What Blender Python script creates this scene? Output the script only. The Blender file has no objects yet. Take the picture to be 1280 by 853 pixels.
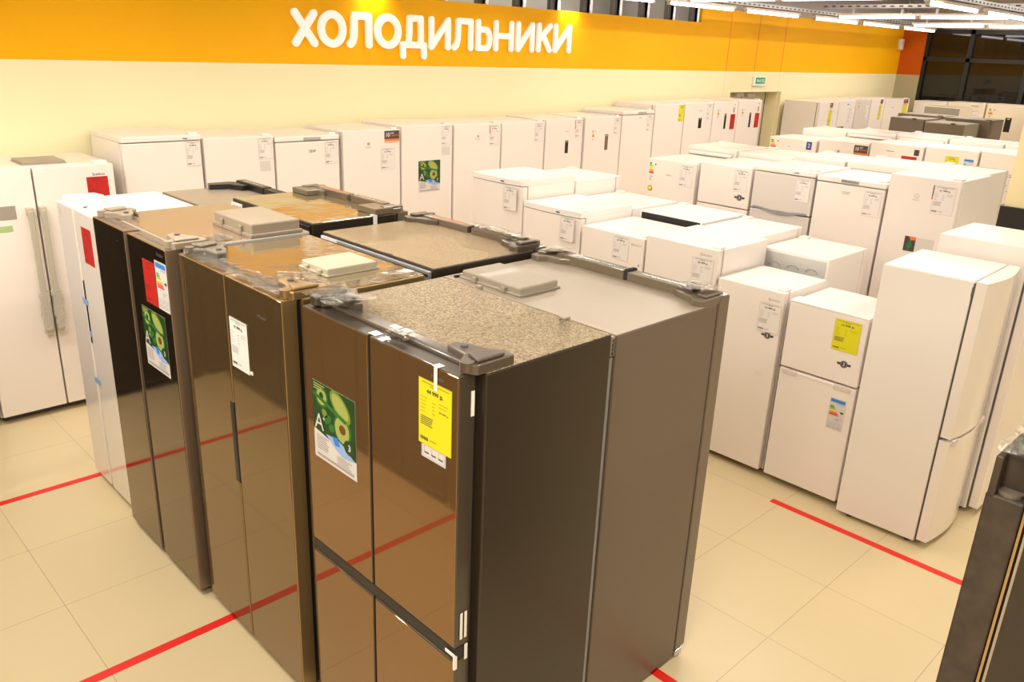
import bpy, bmesh, math, random
from mathutils import Matrix, Vector
random.seed(7)
sc = bpy.context.scene
COL = sc.collection
PI = math.pi

# ------------------------------------------------------------------ materials
MATS = {}
def mat(name, color, rough=0.5, metal=0.0, coat=0.0, coat_rough=0.03, ior=1.5, emis=None, estr=0.0,
        bump=None, noise=None, alpha=1.0, trans=0.0, spec=0.5):
    m = bpy.data.materials.new(name); m.use_nodes = True
    nt = m.node_tree; b = nt.nodes['Principled BSDF']
    b.inputs['Base Color'].default_value = (*color, 1)
    b.inputs['Roughness'].default_value = rough
    b.inputs['Metallic'].default_value = metal
    b.inputs['IOR'].default_value = ior
    b.inputs['Coat Weight'].default_value = coat
    b.inputs['Coat Roughness'].default_value = coat_rough
    b.inputs['Coat IOR'].default_value = 1.7
    b.inputs['Specular IOR Level'].default_value = spec
    b.inputs['Alpha'].default_value = alpha
    b.inputs['Transmission Weight'].default_value = trans
    if emis:
        b.inputs['Emission Color'].default_value = (*emis, 1)
        b.inputs['Emission Strength'].default_value = estr
    if bump or noise:
        tc = nt.nodes.new('ShaderNodeTexCoord')
    if bump:
        scale, strength, dist = bump
        n = nt.nodes.new('ShaderNodeTexNoise'); n.inputs['Scale'].default_value = scale
        n.inputs['Detail'].default_value = 3
        nt.links.new(tc.outputs['Object'], n.inputs['Vector'])
        bp = nt.nodes.new('ShaderNodeBump'); bp.inputs['Strength'].default_value = strength
        bp.inputs['Distance'].default_value = dist
        nt.links.new(n.outputs['Fac'], bp.inputs['Height'])
        nt.links.new(bp.outputs['Normal'], b.inputs['Normal'])
    if noise:
        scale, c2, lo, hi = noise
        n = nt.nodes.new('ShaderNodeTexNoise'); n.inputs['Scale'].default_value = scale
        n.inputs['Detail'].default_value = 5
        nt.links.new(tc.outputs['Object'], n.inputs['Vector'])
        r = nt.nodes.new('ShaderNodeValToRGB')
        r.color_ramp.elements[0].position = lo; r.color_ramp.elements[1].position = hi
        r.color_ramp.elements[0].color = (*color, 1); r.color_ramp.elements[1].color = (*c2, 1)
        nt.links.new(n.outputs['Fac'], r.inputs['Fac'])
        nt.links.new(r.outputs['Color'], b.inputs['Base Color'])
    MATS[name] = m
    return m
mat('white', (.86, .80, .77), .32, coat=.3, coat_rough=.12)
mat('white_front', (.86, .775, .735), .38, coat=.2, coat_rough=.15)
mat('white_gloss', (.86, .78, .74), .22, coat=.6, coat_rough=.04)
mat('cream_front', (.84, .74, .60), .35, coat=.2, coat_rough=.1)
mat('silverwhite', (.68, .62, .58), .35, coat=.2)
mat('grey_side', (.42, .40, .38), .45)
mat('gap', (.10, .095, .10), .6)
mat('black', (.012, .011, .012), .35)
mat('blackgloss', (.01, .01, .012), .08)
mat('brown_glass', (.285, .155, .062), .035, metal=.66, coat=.1)
mat('gold_glass', (.245, .155, .070), .05, metal=.74, coat=.1)
mat('gold_edge', (.42, .28, .13), .28, metal=.7)
mat('gold_top', (.50, .40, .25), .09, metal=.75, bump=(5, .22, .02))
mat('dark_inox', (.21, .155, .10), .09, metal=.96)
mat('inox_edge', (.30, .22, .16), .3, metal=.6)
mat('inox_top', (.42, .31, .22), .24, metal=.55)
mat('brown_side', (.021, .012, .006), .42, coat=.2, coat_rough=.25, bump=(260, .12, .002))
mat('brown_edge', (.055, .040, .028), .3, coat=.3)
mat('brown_trim', (.13, .095, .07), .35, coat=.4, coat_rough=.1)
def speckle(name, dark, bright, scale, rough=.26, metal=.55, low=(.45, 1.1)):
    m = bpy.data.materials.new(name); m.use_nodes = True
    nt = m.node_tree; b = nt.nodes['Principled BSDF']; L = nt.links
    tc = nt.nodes.new('ShaderNodeTexCoord')
    n = nt.nodes.new('ShaderNodeTexNoise'); n.inputs['Scale'].default_value = scale; n.inputs['Detail'].default_value = 4; n.inputs['Roughness'].default_value = .75
    lo = nt.nodes.new('ShaderNodeTexNoise'); lo.inputs['Scale'].default_value = 2.6; lo.inputs['Detail'].default_value = 1
    for q in (n, lo): L.new(tc.outputs['Object'], q.inputs['Vector'])
    r = nt.nodes.new('ShaderNodeValToRGB'); r.color_ramp.elements[0].position = .38; r.color_ramp.elements[1].position = .66
    r.color_ramp.elements[0].color = (*dark, 1); r.color_ramp.elements[1].color = (*bright, 1); L.new(n.outputs['Fac'], r.inputs['Fac'])
    L.new(r.outputs['Color'], b.inputs['Base Color'])
    mr = nt.nodes.new('ShaderNodeMapRange'); mr.inputs['From Min'].default_value = .35; mr.inputs['From Max'].default_value = .65
    mr.inputs['To Min'].default_value = rough*.8; mr.inputs['To Max'].default_value = rough*1.5
    L.new(lo.outputs['Fac'], mr.inputs['Value']); L.new(mr.outputs['Result'], b.inputs['Roughness'])
    ad = nt.nodes.new('ShaderNodeMath'); ad.operation = 'MULTIPLY_ADD'; ad.inputs[1].default_value = 3.0
    L.new(lo.outputs['Fac'], ad.inputs[0]); L.new(n.outputs['Fac'], ad.inputs[2])
    bp = nt.nodes.new('ShaderNodeBump'); bp.inputs['Strength'].default_value = .75; bp.inputs['Distance'].default_value = .012
    L.new(ad.outputs[0], bp.inputs['Height']); L.new(bp.outputs['Normal'], b.inputs['Normal'])
    b.inputs['Metallic'].default_value = metal; MATS[name] = m
speckle('sparkle_top', (.17, .125, .08), (.76, .64, .47), 115, .22)
speckle('sparkle_top_fine', (.30, .215, .13), (.64, .50, .33), 170, .22)
mat('satin_top', (.36, .30, .24), .38, metal=.3, bump=(300, .15, .002))
mat('grey_metal', (.165, .128, .098), .40, metal=.3, bump=(260, .1, .002))
mat('taupe', (.15, .115, .075), .4, coat=.2)
mat('taupe_panel', (.36, .32, .25), .5)
mat('back_steel', (.36, .37, .40), .4, metal=.5)
mat('pale_steel', (.58, .57, .55), .35, metal=.2)
mat('film_white', (.70, .66, .58), .2, alpha=.55, coat=.6, bump=(60, .8, .01))
mat('film_metal', (.62, .52, .42), .12, metal=.85, bump=(38, 1.0, .02))
mat('textured_brown', (.038, .026, .018), .5, noise=(22, (.062, .044, .031), .35, .7))
mat('hinge_brown', (.085, .060, .042), .3, coat=.4, coat_rough=.1)
mat('plastic_grey', (.33, .27, .21), .35)
mat('plastic_cream', (.50, .44, .34), .4, coat=.15)
mat('box_grey', (.34, .29, .23), .4, coat=.1)
mat('plastic_taupe', (.16, .13, .10), .38)
mat('tape_white', (.86, .84, .80), .5)
mat('tape_blue', (.22, .40, .66), .4)
mat('chrome', (.62, .62, .66), .2, metal=.8)
mat('handle_wrap', (.46, .42, .34), .3, coat=.5)
mat('paper', (.80, .74, .72), .6)
mat('paper_y', (.72, .66, .01), .55)
mat('paper_r', (.50, .015, .012), .5)
mat('paper_w', (.66, .62, .60), .45)
mat('ink', (.06, .045, .05), .6)
mat('ink_soft', (.38, .33, .33), .6)
mat('ink_y', (.42, .36, .02), .6)
mat('ink_r', (.30, .012, .01), .6)
mat('orange', (.86, .18, .01), .5)
mat('blue', (.04, .22, .66), .5)
mat('navy', (.03, .05, .28), .5)
mat('lblue', (.30, .42, .72), .5)
mat('green', (.025, .16, .025), .5)
mat('green_d', (.012, .055, .012), .4)
mat('green_l', (.16, .26, .03), .4)
mat('avo', (.36, .40, .10), .4)
mat('pit', (.16, .05, .015), .4)
mat('pale_green', (.38, .52, .22), .5)
mat('e1', (.03, .38, .08), .5); mat('e2', (.30, .55, .04), .5); mat('e3', (.85, .75, .02), .5)
mat('e4', (.85, .30, .02), .5); mat('e5', (.75, .03, .02), .5)
mat('tape_red', (.80, .018, .012), .4)
mat('sign_white', (.95, .93, .90), .25, coat=.3, emis=(1, .93, .85), estr=.22)  # faint glow added to make the sign letters look brighter
mat('exit_green', (.02, .22, .10), .4, emis=(.05, .5, .25), estr=.25)
mat('exit_white', (.9, .9, .85), .4)
mat('stud', (.82, .80, .76), .3, metal=.3)
mat('stud_dark', (.10, .09, .08), .5)
mat('concrete', (.40, .37, .35), .8, noise=(2, (.44, .41, .39), .3, .7))
mat('mullion', (.010, .009, .009), .5)
mat('glass_dark', (.006, .005, .004), .03, ior=1.45, noise=(1.4, (.016, .009, .006), .45, .7))
mat('door_grey', (.58, .53, .42), .45)
mat('column_cream', (.90, .80, .50), .5)
mat('film_clear', (.95, .92, .88), .08, alpha=.35, spec=.9, bump=(45, 1.0, .03))
mat('tube', (1, 1, 1), .5, emis=(1.0, .93, .97), estr=9.0)
mat('tray', (.50, .48, .50), .4, metal=.5)
mat('red_pipe', (.45, .03, .02), .4)
mat('mark', (.33, .28, .25), .5)

def film_material():
    m = bpy.data.materials.new('film_clear'); m.use_nodes = True
    nt = m.node_tree; nt.nodes.clear(); L = nt.links
    out = nt.nodes.new('ShaderNodeOutputMaterial'); mix = nt.nodes.new('ShaderNodeMixShader')
    tr = nt.nodes.new('ShaderNodeBsdfTransparent'); gl = nt.nodes.new('ShaderNodeBsdfGlossy')
    tr.inputs['Color'].default_value = (.93, .92, .90, 1)
    gl.inputs['Roughness'].default_value = .12; gl.inputs['Color'].default_value = (.95, .93, .9, 1)
    fr = nt.nodes.new('ShaderNodeFresnel'); fr.inputs['IOR'].default_value = 1.9
    tc = nt.nodes.new('ShaderNodeTexCoord'); n = nt.nodes.new('ShaderNodeTexNoise'); n.inputs['Scale'].default_value = 55
    L.new(tc.outputs['Object'], n.inputs['Vector'])
    bp = nt.nodes.new('ShaderNodeBump'); bp.inputs['Strength'].default_value = .9; bp.inputs['Distance'].default_value = .02
    L.new(n.outputs['Fac'], bp.inputs['Height']); L.new(bp.outputs['Normal'], gl.inputs['Normal']); L.new(bp.outputs['Normal'], fr.inputs['Normal'])
    L.new(fr.outputs[0], mix.inputs['Fac']); L.new(tr.outputs[0], mix.inputs[1]); L.new(gl.outputs[0], mix.inputs[2])
    L.new(mix.outputs[0], out.inputs['Surface'])
    MATS['film_clear'] = m
film_material()

def floor_material():
    m = bpy.data.materials.new('floor_tiles'); m.use_nodes = True
    nt = m.node_tree; b = nt.nodes['Principled BSDF']; L = nt.links
    geo = nt.nodes.new('ShaderNodeNewGeometry'); sep = nt.nodes.new('ShaderNodeSeparateXYZ')
    L.new(geo.outputs['Position'], sep.inputs[0])
    T = .6072
    def M(op, a, v=None, w=None):
        n = nt.nodes.new('ShaderNodeMath'); n.operation = op
        for i, q in enumerate((a, v, w)):
            if q is None: continue
            if isinstance(q, (int, float)): n.inputs[i].default_value = q
            else: L.new(q, n.inputs[i])
        return n.outputs[0]
    def line(o, off):
        u = M('DIVIDE', M('SUBTRACT', o, off), T)
        f = M('FRACT', u); d = M('ABSOLUTE', M('SUBTRACT', f, .5))
        return M('GREATER_THAN', d, .5 - .0026), M('FLOOR', u)
    lx, ix = line(sep.outputs[0], .812); ly, iy = line(sep.outputs[1], 2.043)
    g = M('MAXIMUM', lx, ly)
    cmb = nt.nodes.new('ShaderNodeCombineXYZ'); L.new(ix, cmb.inputs[0]); L.new(iy, cmb.inputs[1])
    wn = nt.nodes.new('ShaderNodeTexWhiteNoise'); wn.noise_dimensions = '2D'; L.new(cmb.outputs[0], wn.inputs['Vector'])
    n = nt.nodes.new('ShaderNodeTexNoise'); n.inputs['Scale'].default_value = 2.2; n.inputs['Detail'].default_value = 6
    L.new(geo.outputs['Position'], n.inputs['Vector'])
    k = M('ADD', M('MULTIPLY', wn.outputs['Value'], .35), M('MULTIPLY', n.outputs['Fac'], .6))
    r = nt.nodes.new('ShaderNodeValToRGB')
    r.color_ramp.elements[0].color = (.69, .56, .345, 1); r.color_ramp.elements[1].color = (.73, .595, .37, 1)
    L.new(k, r.inputs['Fac'])
    mx = nt.nodes.new('ShaderNodeMix'); mx.data_type = 'RGBA'
    L.new(g, mx.inputs['Factor']); L.new(r.outputs['Color'], mx.inputs['A']); mx.inputs['B'].default_value = (.42, .32, .23, 1)
    L.new(mx.outputs['Result'], b.inputs['Base Color'])
    b.inputs['Roughness'].default_value = .34
    MATS['floor'] = m
floor_material()

def wall_material():
    # cream below, orange band above (paint line at the band height)
    m = bpy.data.materials.new('wall_paint'); m.use_nodes = True
    nt = m.node_tree; b = nt.nodes['Principled BSDF']; L = nt.links
    geo = nt.nodes.new('ShaderNodeNewGeometry'); sep = nt.nodes.new('ShaderNodeSeparateXYZ')
    L.new(geo.outputs['Position'], sep.inputs[0])
    gt = nt.nodes.new('ShaderNodeMath'); gt.operation = 'GREATER_THAN'; gt.inputs[1].default_value = 2.435
    L.new(sep.outputs[2], gt.inputs[0])
    n = nt.nodes.new('ShaderNodeTexNoise'); n.inputs['Scale'].default_value = 1.3; L.new(geo.outputs['Position'], n.inputs['Vector'])
    r = nt.nodes.new('ShaderNodeValToRGB'); r.color_ramp.elements[0].color = (.89, .81, .52, 1); r.color_ramp.elements[1].color = (.91, .83, .54, 1)
    L.new(n.outputs['Fac'], r.inputs['Fac'])
    mx = nt.nodes.new('ShaderNodeMix'); mx.data_type = 'RGBA'
    L.new(gt.outputs[0], mx.inputs['Factor']); L.new(r.outputs['Color'], mx.inputs['A']); mx.inputs['B'].default_value = (.97, .475, .001, 1)
    L.new(mx.outputs['Result'], b.inputs['Base Color']); b.inputs['Roughness'].default_value = .6; b.inputs['Specular IOR Level'].default_value = .2
    MATS['wall'] = m
wall_material()
m_ = MATS['wall'].copy(); m_.name = 'wall_shade'  # darker copy of the wall colours, shade of the end return painted in
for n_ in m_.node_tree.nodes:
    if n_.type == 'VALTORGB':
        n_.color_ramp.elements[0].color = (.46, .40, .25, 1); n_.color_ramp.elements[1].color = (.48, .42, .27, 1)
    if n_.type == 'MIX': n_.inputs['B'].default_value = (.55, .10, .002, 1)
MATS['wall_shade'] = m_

# ------------------------------------------------------------------ mesh builder
_txt = {}
def text_mesh(s, bold=0.0):
    key = (s, bold)
    if key not in _txt:
        cu = bpy.data.curves.new('t', 'FONT'); cu.body = s; cu.size = 1.0; cu.offset = bold; cu.resolution_u = 3
        o = bpy.data.objects.new('t', cu); COL.objects.link(o)
        dg = bpy.context.evaluated_depsgraph_get(); dg.update()
        me = o.evaluated_get(dg).to_mesh()
        vs = [tuple(v.co) for v in me.vertices]; ps = [tuple(p.vertices) for p in me.polygons]
        o.evaluated_get(dg).to_mesh_clear()
        bpy.data.objects.remove(o); bpy.data.curves.remove(cu)
        x0 = min(v[0] for v in vs); x1 = max(v[0] for v in vs)
        y0 = min(v[1] for v in vs); y1 = max(v[1] for v in vs)
        _txt[key] = (vs, ps, x0, x1, y0, y1)
    return _txt[key]

class MB:
    def __init__(s): s.bm = bmesh.new(); s.mats = []
    def mi(s, m):
        if m not in s.mats: s.mats.append(m)
        return s.mats.index(m)
    def box(s, x0, x1, y0, y1, z0, z1, m, bev=0, seg=2):
        i = s.mi(m)
        vs = [s.bm.verts.new(p) for p in ((x0,y0,z0),(x1,y0,z0),(x1,y1,z0),(x0,y1,z0),(x0,y0,z1),(x1,y0,z1),(x1,y1,z1),(x0,y1,z1))]
        fs = []
        for q in ((0,3,2,1),(4,5,6,7),(0,1,5,4),(1,2,6,5),(2,3,7,6),(3,0,4,7)):
            f = s.bm.faces.new([vs[k] for k in q]); f.material_index = i; fs.append(f)
        if bev > 0:
            es = list({e for f in fs for e in f.edges})
            r = bmesh.ops.bevel(s.bm, geom=es, offset=bev, segments=seg, affect='EDGES', profile=.5)
            for f in r['faces']: f.material_index = i
        return s
    def prism(s, pts, axis, a, b, m):
        # pts: 2D outline; axis 'y': pts=(x,z); 'z': pts=(x,y); 'x': pts=(y,z)
        i = s.mi(m)
        def P(p, t):
            return {'y': (p[0], t, p[1]), 'z': (p[0], p[1], t), 'x': (t, p[0], p[1])}[axis]
        A = [s.bm.verts.new(P(p, a)) for p in pts]; B = [s.bm.verts.new(P(p, b)) for p in pts]
        fs = [s.bm.faces.new(A), s.bm.faces.new(list(reversed(B)))]
        n = len(pts)
        for k in range(n): fs.append(s.bm.faces.new([A[k], B[k], B[(k+1) % n], A[(k+1) % n]]))
        for f in fs: f.material_index = i
        bmesh.ops.recalc_face_normals(s.bm, faces=fs)
        return s
    def quad(s, x0, x1, z0, z1, y, m):
        i = s.mi(m)
        f = s.bm.faces.new([s.bm.verts.new(p) for p in ((x0,y,z0),(x1,y,z0),(x1,y,z1),(x0,y,z1))]); f.material_index = i
        return s
    def poly(s, pts, y, m):
        f = s.bm.faces.new([s.bm.verts.new((p[0], y, p[1])) for p in pts]); f.material_index = s.mi(m); return s
    def disc(s, cx, cz, rx, rz, y, m, n=16, rot=0.0):
        c, q = math.cos(rot), math.sin(rot)
        return s.poly([(cx + rx*math.cos(2*PI*k/n)*c - rz*math.sin(2*PI*k/n)*q, cz + rx*math.cos(2*PI*k/n)*q + rz*math.sin(2*PI*k/n)*c) for k in range(n)], y, m)
    def text(s, t, x, z, h, y, m, w=None, bold=.0, center=False):
        vs, ps, x0, x1, y0, y1 = text_mesh(t, bold)
        k = h / (y1 - y0); kx = k if w is None else w / (x1 - x0)
        ox = x - (kx*(x1-x0)/2 if center else 0)
        V = [s.bm.verts.new((ox + (v[0]-x0)*kx, y, z + (v[1]-y0)*k)) for v in vs]
        i = s.mi(m)
        for p in ps:
            try: f = s.bm.faces.new([V[q] for q in p]); f.material_index = i
            except ValueError: pass
        return s
    def cyl(s, c, r, h, axis, m, n=16, r2=None):
        r2 = r if r2 is None else r2
        i = s.mi(m); A = []; B = []
        for k in range(n):
            a = 2*PI*k/n; u, v = math.cos(a), math.sin(a)
            def P(rr, t):
                if axis == 'z': return (c[0]+rr*u, c[1]+rr*v, c[2]+t)
                if axis == 'y': return (c[0]+rr*u, c[1]+t, c[2]+rr*v)
                return (c[0]+t, c[1]+rr*u, c[2]+rr*v)
            A.append(s.bm.verts.new(P(r, 0))); B.append(s.bm.verts.new(P(r2, h)))
        fs = [s.bm.faces.new(A), s.bm.faces.new(list(reversed(B)))]
        for k in range(n): fs.append(s.bm.faces.new([A[k], B[k], B[(k+1) % n], A[(k+1) % n]]))
        for f in fs: f.material_index = i; 
        bmesh.ops.recalc_face_normals(s.bm, faces=fs)
        return s
    def sheet(s, x0, x1, y0, y1, z, amp, m, nx=14, ny=4, seed=0):
        # crumpled film lying on top
        rr = random.Random(seed); i = s.mi(m)
        G = [[s.bm.verts.new((x0+(x1-x0)*a/nx + rr.uniform(-.3, .3)*abs(x1-x0)/nx*(0 < a < nx) , y0+(y1-y0)*b/ny + (rr.uniform(-.012, .012)), z + rr.uniform(0, amp))) for b in range(ny+1)] for a in range(nx+1)]
        for a in range(nx):
            for b in range(ny):
                f = s.bm.faces.new([G[a][b], G[a+1][b], G[a+1][b+1], G[a][b+1]]); f.material_index = i; f.smooth = False
        return s
    def build(s, name, parent=None, smooth=False):
        me = bpy.data.meshes.new(name); s.bm.normal_update(); s.bm.to_mesh(me); s.bm.free()
        for m in s.mats: me.materials.append(MATS[m])
        if smooth:
            for p in me.polygons: p.use_smooth = True
        o = bpy.data.objects.new(name, me); COL.objects.link(o)
        if parent: o.parent = parent
        return o

def thing(name, label, cat, group, loc, rotz=0.0):
    o = bpy.data.objects.new(name, None); COL.objects.link(o); o.empty_display_size = .1
    o.location = loc; o.rotation_euler = (0, 0, rotz)
    o['label'] = label; o['category'] = cat
    if group: o['group'] = group
    return o
def tag(o, label, cat, group=None):
    o['label'] = label; o['category'] = cat
    if group: o['group'] = group
    return o
def struct(o): o['kind'] = 'structure'; return o

# ------------------------------------------------------------------ stickers (local front plane: x right, z up, y<0 towards viewer)
def bars(mb, x, z, w, n, pitch, th, y, m, rag=.5, rs=1):
    r = random.Random(rs)
    for k in range(n):
        mb.quad(x, x + w*(1 - rag*r.random()), z - k*pitch - th, z - k*pitch, y, m)
def price_tag(root, x, z, w, h, price, paper='paper', old=None, y=-.0012, big=False, lab=None):
    """x,z = upper left corner"""
    mb = MB(); ink = {'paper': 'ink', 'paper_y': 'ink', 'paper_r': 'ink_r'}[paper]
    soft = {'paper': 'ink_soft', 'paper_y': 'ink_y', 'paper_r': 'ink_r'}[paper]
    mb.box(x, x+w, y-.0008, y, z-h, z, paper)
    Y = y - .0014
    if paper != 'paper_r':
        e = .0012
        for q in ((x, x+w, z-e, z), (x, x+w, z-h, z-h+e), (x, x+e, z-h, z), (x+w-e, x+w, z-h, z)): mb.quad(*q, Y, soft)
    mb.quad(x+w*.10, x+w*.92, z-h*.055, z-h*.035, Y, soft); mb.quad(x+w*.35, x+w*.6, z-h*.09, z-h*.07, Y, soft)
    if price: mb.text(price, x+w*.5, z-h*.21, h*.078, Y, ink, w=w*.50, bold=.035, center=True)
    bars(mb, x+w*.06, z-h*.27, w*.2, 5, h*.055, h*.010, Y, soft, rs=int(x*1000))
    bars(mb, x+w*.42, z-h*.30, w*.12, 4, h*.055, h*.014, Y, soft)
    bars(mb, x+w*.62, z-h*.27, w*.28, 2, h*.05, h*.012, Y, soft, .2)
    if old: mb.text(old, x+w*.62, z-h*.42, h*.035, Y, ink, w=w*.3, bold=.02)
    bars(mb, x+w*.06, z-h*.56, w*.5, 5, h*.030, h*.013, Y, ink if paper != 'paper' else 'ink_soft', .35, rs=5)
    for k in range(5): mb.quad(x+w*(.06+.05*k), x+w*(.095+.05*k), z-h*.93, z-h*.88, Y, ink)
    mb.quad(x+w*.35, x+w*.55, z-h*.91, z-h*.89, Y, soft)
    o = mb.build('price_tag', root)
    if lab: o['label'] = lab
    return o
def energy_label(root, x, z, w, h, y=-.001):
    mb = MB(); mb.box(x, x+w, y-.0006, y, z-h, z, 'paper_w'); Y = y-.0012
    mb.quad(x+w*.06, x+w*.94, z-h*.13, z-h*.03, Y, 'blue')
    mb.quad(x+w*.5, x+w*.9, z-h*.18, z-h*.15, Y, 'lblue')
    for k in range(7):
        c = ('e1', 'e1', 'e2', 'e3', 'e4', 'e5', 'e5')[k]; L = w*(.20+.06*k); zz = z-h*(.24+.045*k)
        mb.poly([(x+w*.08, zz-h*.036), (x+w*.08+L, zz-h*.036), (x+w*.08+L+w*.05, zz-h*.018), (x+w*.08+L, zz), (x+w*.08, zz)], Y, c)
    mb.poly([(x+w*.92, z-h*.44), (x+w*.92, z-h*.38), (x+w*.78, z-h*.38), (x+w*.70, z-h*.41), (x+w*.78, z-h*.44)], Y, 'ink')
    bars(mb, x+w*.5, z-h*.62, w*.4, 3, h*.03, h*.012, Y, 'ink_soft')
    for k in range(3):
        x0 = x+w*(.07+.3*k)
        for q in ((x0, x0+w*.25, z-h*.78, z-h*.772), (x0, x0+w*.25, z-h*.95, z-h*.942), (x0, x0+w*.01, z-h*.95, z-h*.772), (x0+w*.24, x0+w*.25, z-h*.95, z-h*.772)):
            mb.quad(*q, Y, 'ink_soft')
        mb.disc(x0+w*.12, z-h*.83, w*.05, h*.022, Y, 'lblue', 8)
        mb.quad(x0+w*.05, x0+w*.2, z-h*.92, z-h*.90, Y, 'ink_soft')
    return mb.build('energy_label', root)
def avocado_sticker(root, x, z, w, h, y=-.0008, split=.62, white=True):
    """photo sticker: avocados above, small print below"""
    mb = MB(); mb.box(x, x+w, y-.0006, y, z-h, z, 'paper_w' if white else 'white_front'); Y = y-.0010
    b = lambda u, v: (x+w*u, z-h*v)
    mb.poly([b(0, split), b(.35, split+.05), b(.7, split+.08), b(1, split+.14 if white else split), b(1, 0), b(0, 0)], Y, 'green_d')
    E = lambda u, v, ru, rv, m, rot, k: mb.disc(x+w*u, z-h*v, w*ru, h*rv, Y-.0003*k, m, 18, rot)
    E(.22, .17, .16, .13, 'green', .5, 1); E(.22, .17, .12, .10, 'avo', .5, 2); E(.22, .15, .05, .04, 'green_d', 0, 3)
    E(.66, .17, .27, .13, 'green_l', -.6, 1); E(.66, .17, .22, .10, 'avo', -.6, 2)
    E(.70, .44, .20, .19, 'green', .2, 1); E(.69, .45, .165, .16, 'avo', .2, 2); E(.70, .44, .075, .06, 'pit', 0, 3)
    E(.35, .42, .10, .05, 'green', .6, 1); E(.28, .36, .07, .05, 'green_l', -.4, 1); E(.45, .50, .08, .05, 'green', .3, 1)
    mb.poly([b(.02, .13), b(.80, .30), b(.78, .35), b(.02, .18)], Y-.0015, 'green')
    bars(mb, x+w*.04, z-h*.02, w*.28, 3, h*.03, h*.015, Y-.0018, 'avo', .3)
    if white:
        mb.poly([b(.30, .62), b(.55, .60), b(.72, .64), b(.98, .76), b(.70, .80), b(.5, .73)], Y-.0012, 'lblue')
        mb.poly([b(.45, .60), b(.58, .58), b(.64, .68), b(.52, .70)], Y-.0014, 'blue')
        bars(mb, x+w*.06, z-h*.69, w*.32, 7, h*.028, h*.013, Y-.0004, 'ink_soft', .3)
        bars(mb, x+w*.55, z-h*.82, w*.36, 4, h*.028, h*.013, Y-.0004, 'ink_soft', .3)
        mb.quad(x+w*.06, x+w*.94, z-h*.965, z-h*.93, Y-.0004, 'ink_soft')
    E(.86, .62, .13, .095, 'green_d', 0, 6)
    mb.text('3', x+w*.86, z-h*.66, h*.085, Y-.0022, 'paper_w', bold=.03, center=True)
    mb.text('A', x+w*.04, z-h*.60, h*.20, Y-.0022, 'paper_w', bold=0)
    mb.text('+', x+w*.24, z-h*.46, h*.05, Y-.0022, 'paper_w')
    return mb.build('photo_sticker', root)
def warranty_sticker(root, x, z, w, h, y=-.001, big=True):
    mb = MB(); mb.box(x, x+w, y-.0006, y, z-h, z, 'paper_w'); Y = y-.0012
    mb.quad(x, x+w, z-h*.66, z, Y, 'ink'); mb.quad(x, x+w, z-h*.84, z-h*.66, Y, 'orange')
    mb.text('10', x+w*.12, z-h*.50, h*.36, Y-.0004, 'paper_w', w=w*.24, bold=.03)
    mb.quad(x+w*.42, x+w*.62, z-h*.24, z-h*.16, Y-.0004, 'paper_w')
    mb.text('ГАРАНТИЯ', x+w*.42, z-h*.46, h*.13, Y-.0004, 'orange', w=w*.5, bold=.02)
    mb.quad(x+w*.1, x+w*.9, z-h*.95, z-h*.91, Y-.0004, 'orange')
    return mb.build('warranty_sticker', root)
def energy_mini(root, x, z, w, h, y=-.0008):
    mb = MB()
    for k in range(5):
        mb.quad(x, x+w*(.35+.1*k), z-h*(.12*k+.1), z-h*(.12*k), y, ('e1', 'e2', 'e3', 'e4', 'e5')[k])
    mb.quad(x+w*.85, x+w*1.05, z-h*.12, z-h*.04, y, 'ink')
    bars(mb, x+w*.1, z-h*.72, w*.6, 3, h*.09, h*.04, y, 'ink_soft')
    return mb.build('energy_sticker', root)
def badge3(root, cx, cz, r, y=-.001):
    mb = MB()
    mb.poly([(cx-r*1.8, cz+r*.40), (cx-r*1.5, cz+r*.3), (cx+r*1.5, cz+r*.3), (cx+r*1.8, cz+r*.40), (cx+r*1.75, cz-r*.25), (cx+r*1.5, cz-r*.3), (cx-r*1.5, cz-r*.3), (cx-r*1.75, cz-r*.25)], y, 'ink')
    mb.disc(cx, cz, r, r*.95, y-.0003, 'ink'); mb.disc(cx, cz, r*.85, r*.8, y-.0006, 'ink_soft'); mb.disc(cx, cz, r*.75, r*.7, y-.0008, 'ink')
    mb.text('3', cx, cz-r*.42, r*.85, y-.0011, 'paper_w', bold=.03, center=True)
    return mb.build('badge_sticker', root)
def logo(root, t, x, z, h, m='ink_soft', w=None, y=-.0008, circle=False):
    mb = MB()
    if circle:
        mb.disc(x-h*1.2, z+h*.5, h*.75, h*.75, y, m); mb.disc(x-h*1.2, z+h*.5, h*.5, h*.5, y-.0004, 'white_front')
        mb.quad(x-h*1.3, x-h*1.1, z+h*.15, z+h*.85, y-.0007, m)
    mb.text(t, x, z, h, y, m, w=w, bold=.01)
    return mb.build('logo', root)
def display(root, x, z, w, h, m='black', y=-.001):
    mb = MB(); mb.box(x, x+w, y-.001, y, z-h, z, m)
    
    if m not in ('blackgloss', 'mark'): mb.quad(x+w*.3, x+w*.7, z-h*.12, z-h*.06, y-.0014, 'e3')
    return mb.build('control_panel', root)
def strip(root, x0, x1, z0, z1, m, name='tape_strip', y=-.0012, th=.001):
    mb = MB(); mb.box(x0, x1, y-th, y, z0, z1, m); return mb.build(name, root)

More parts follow.
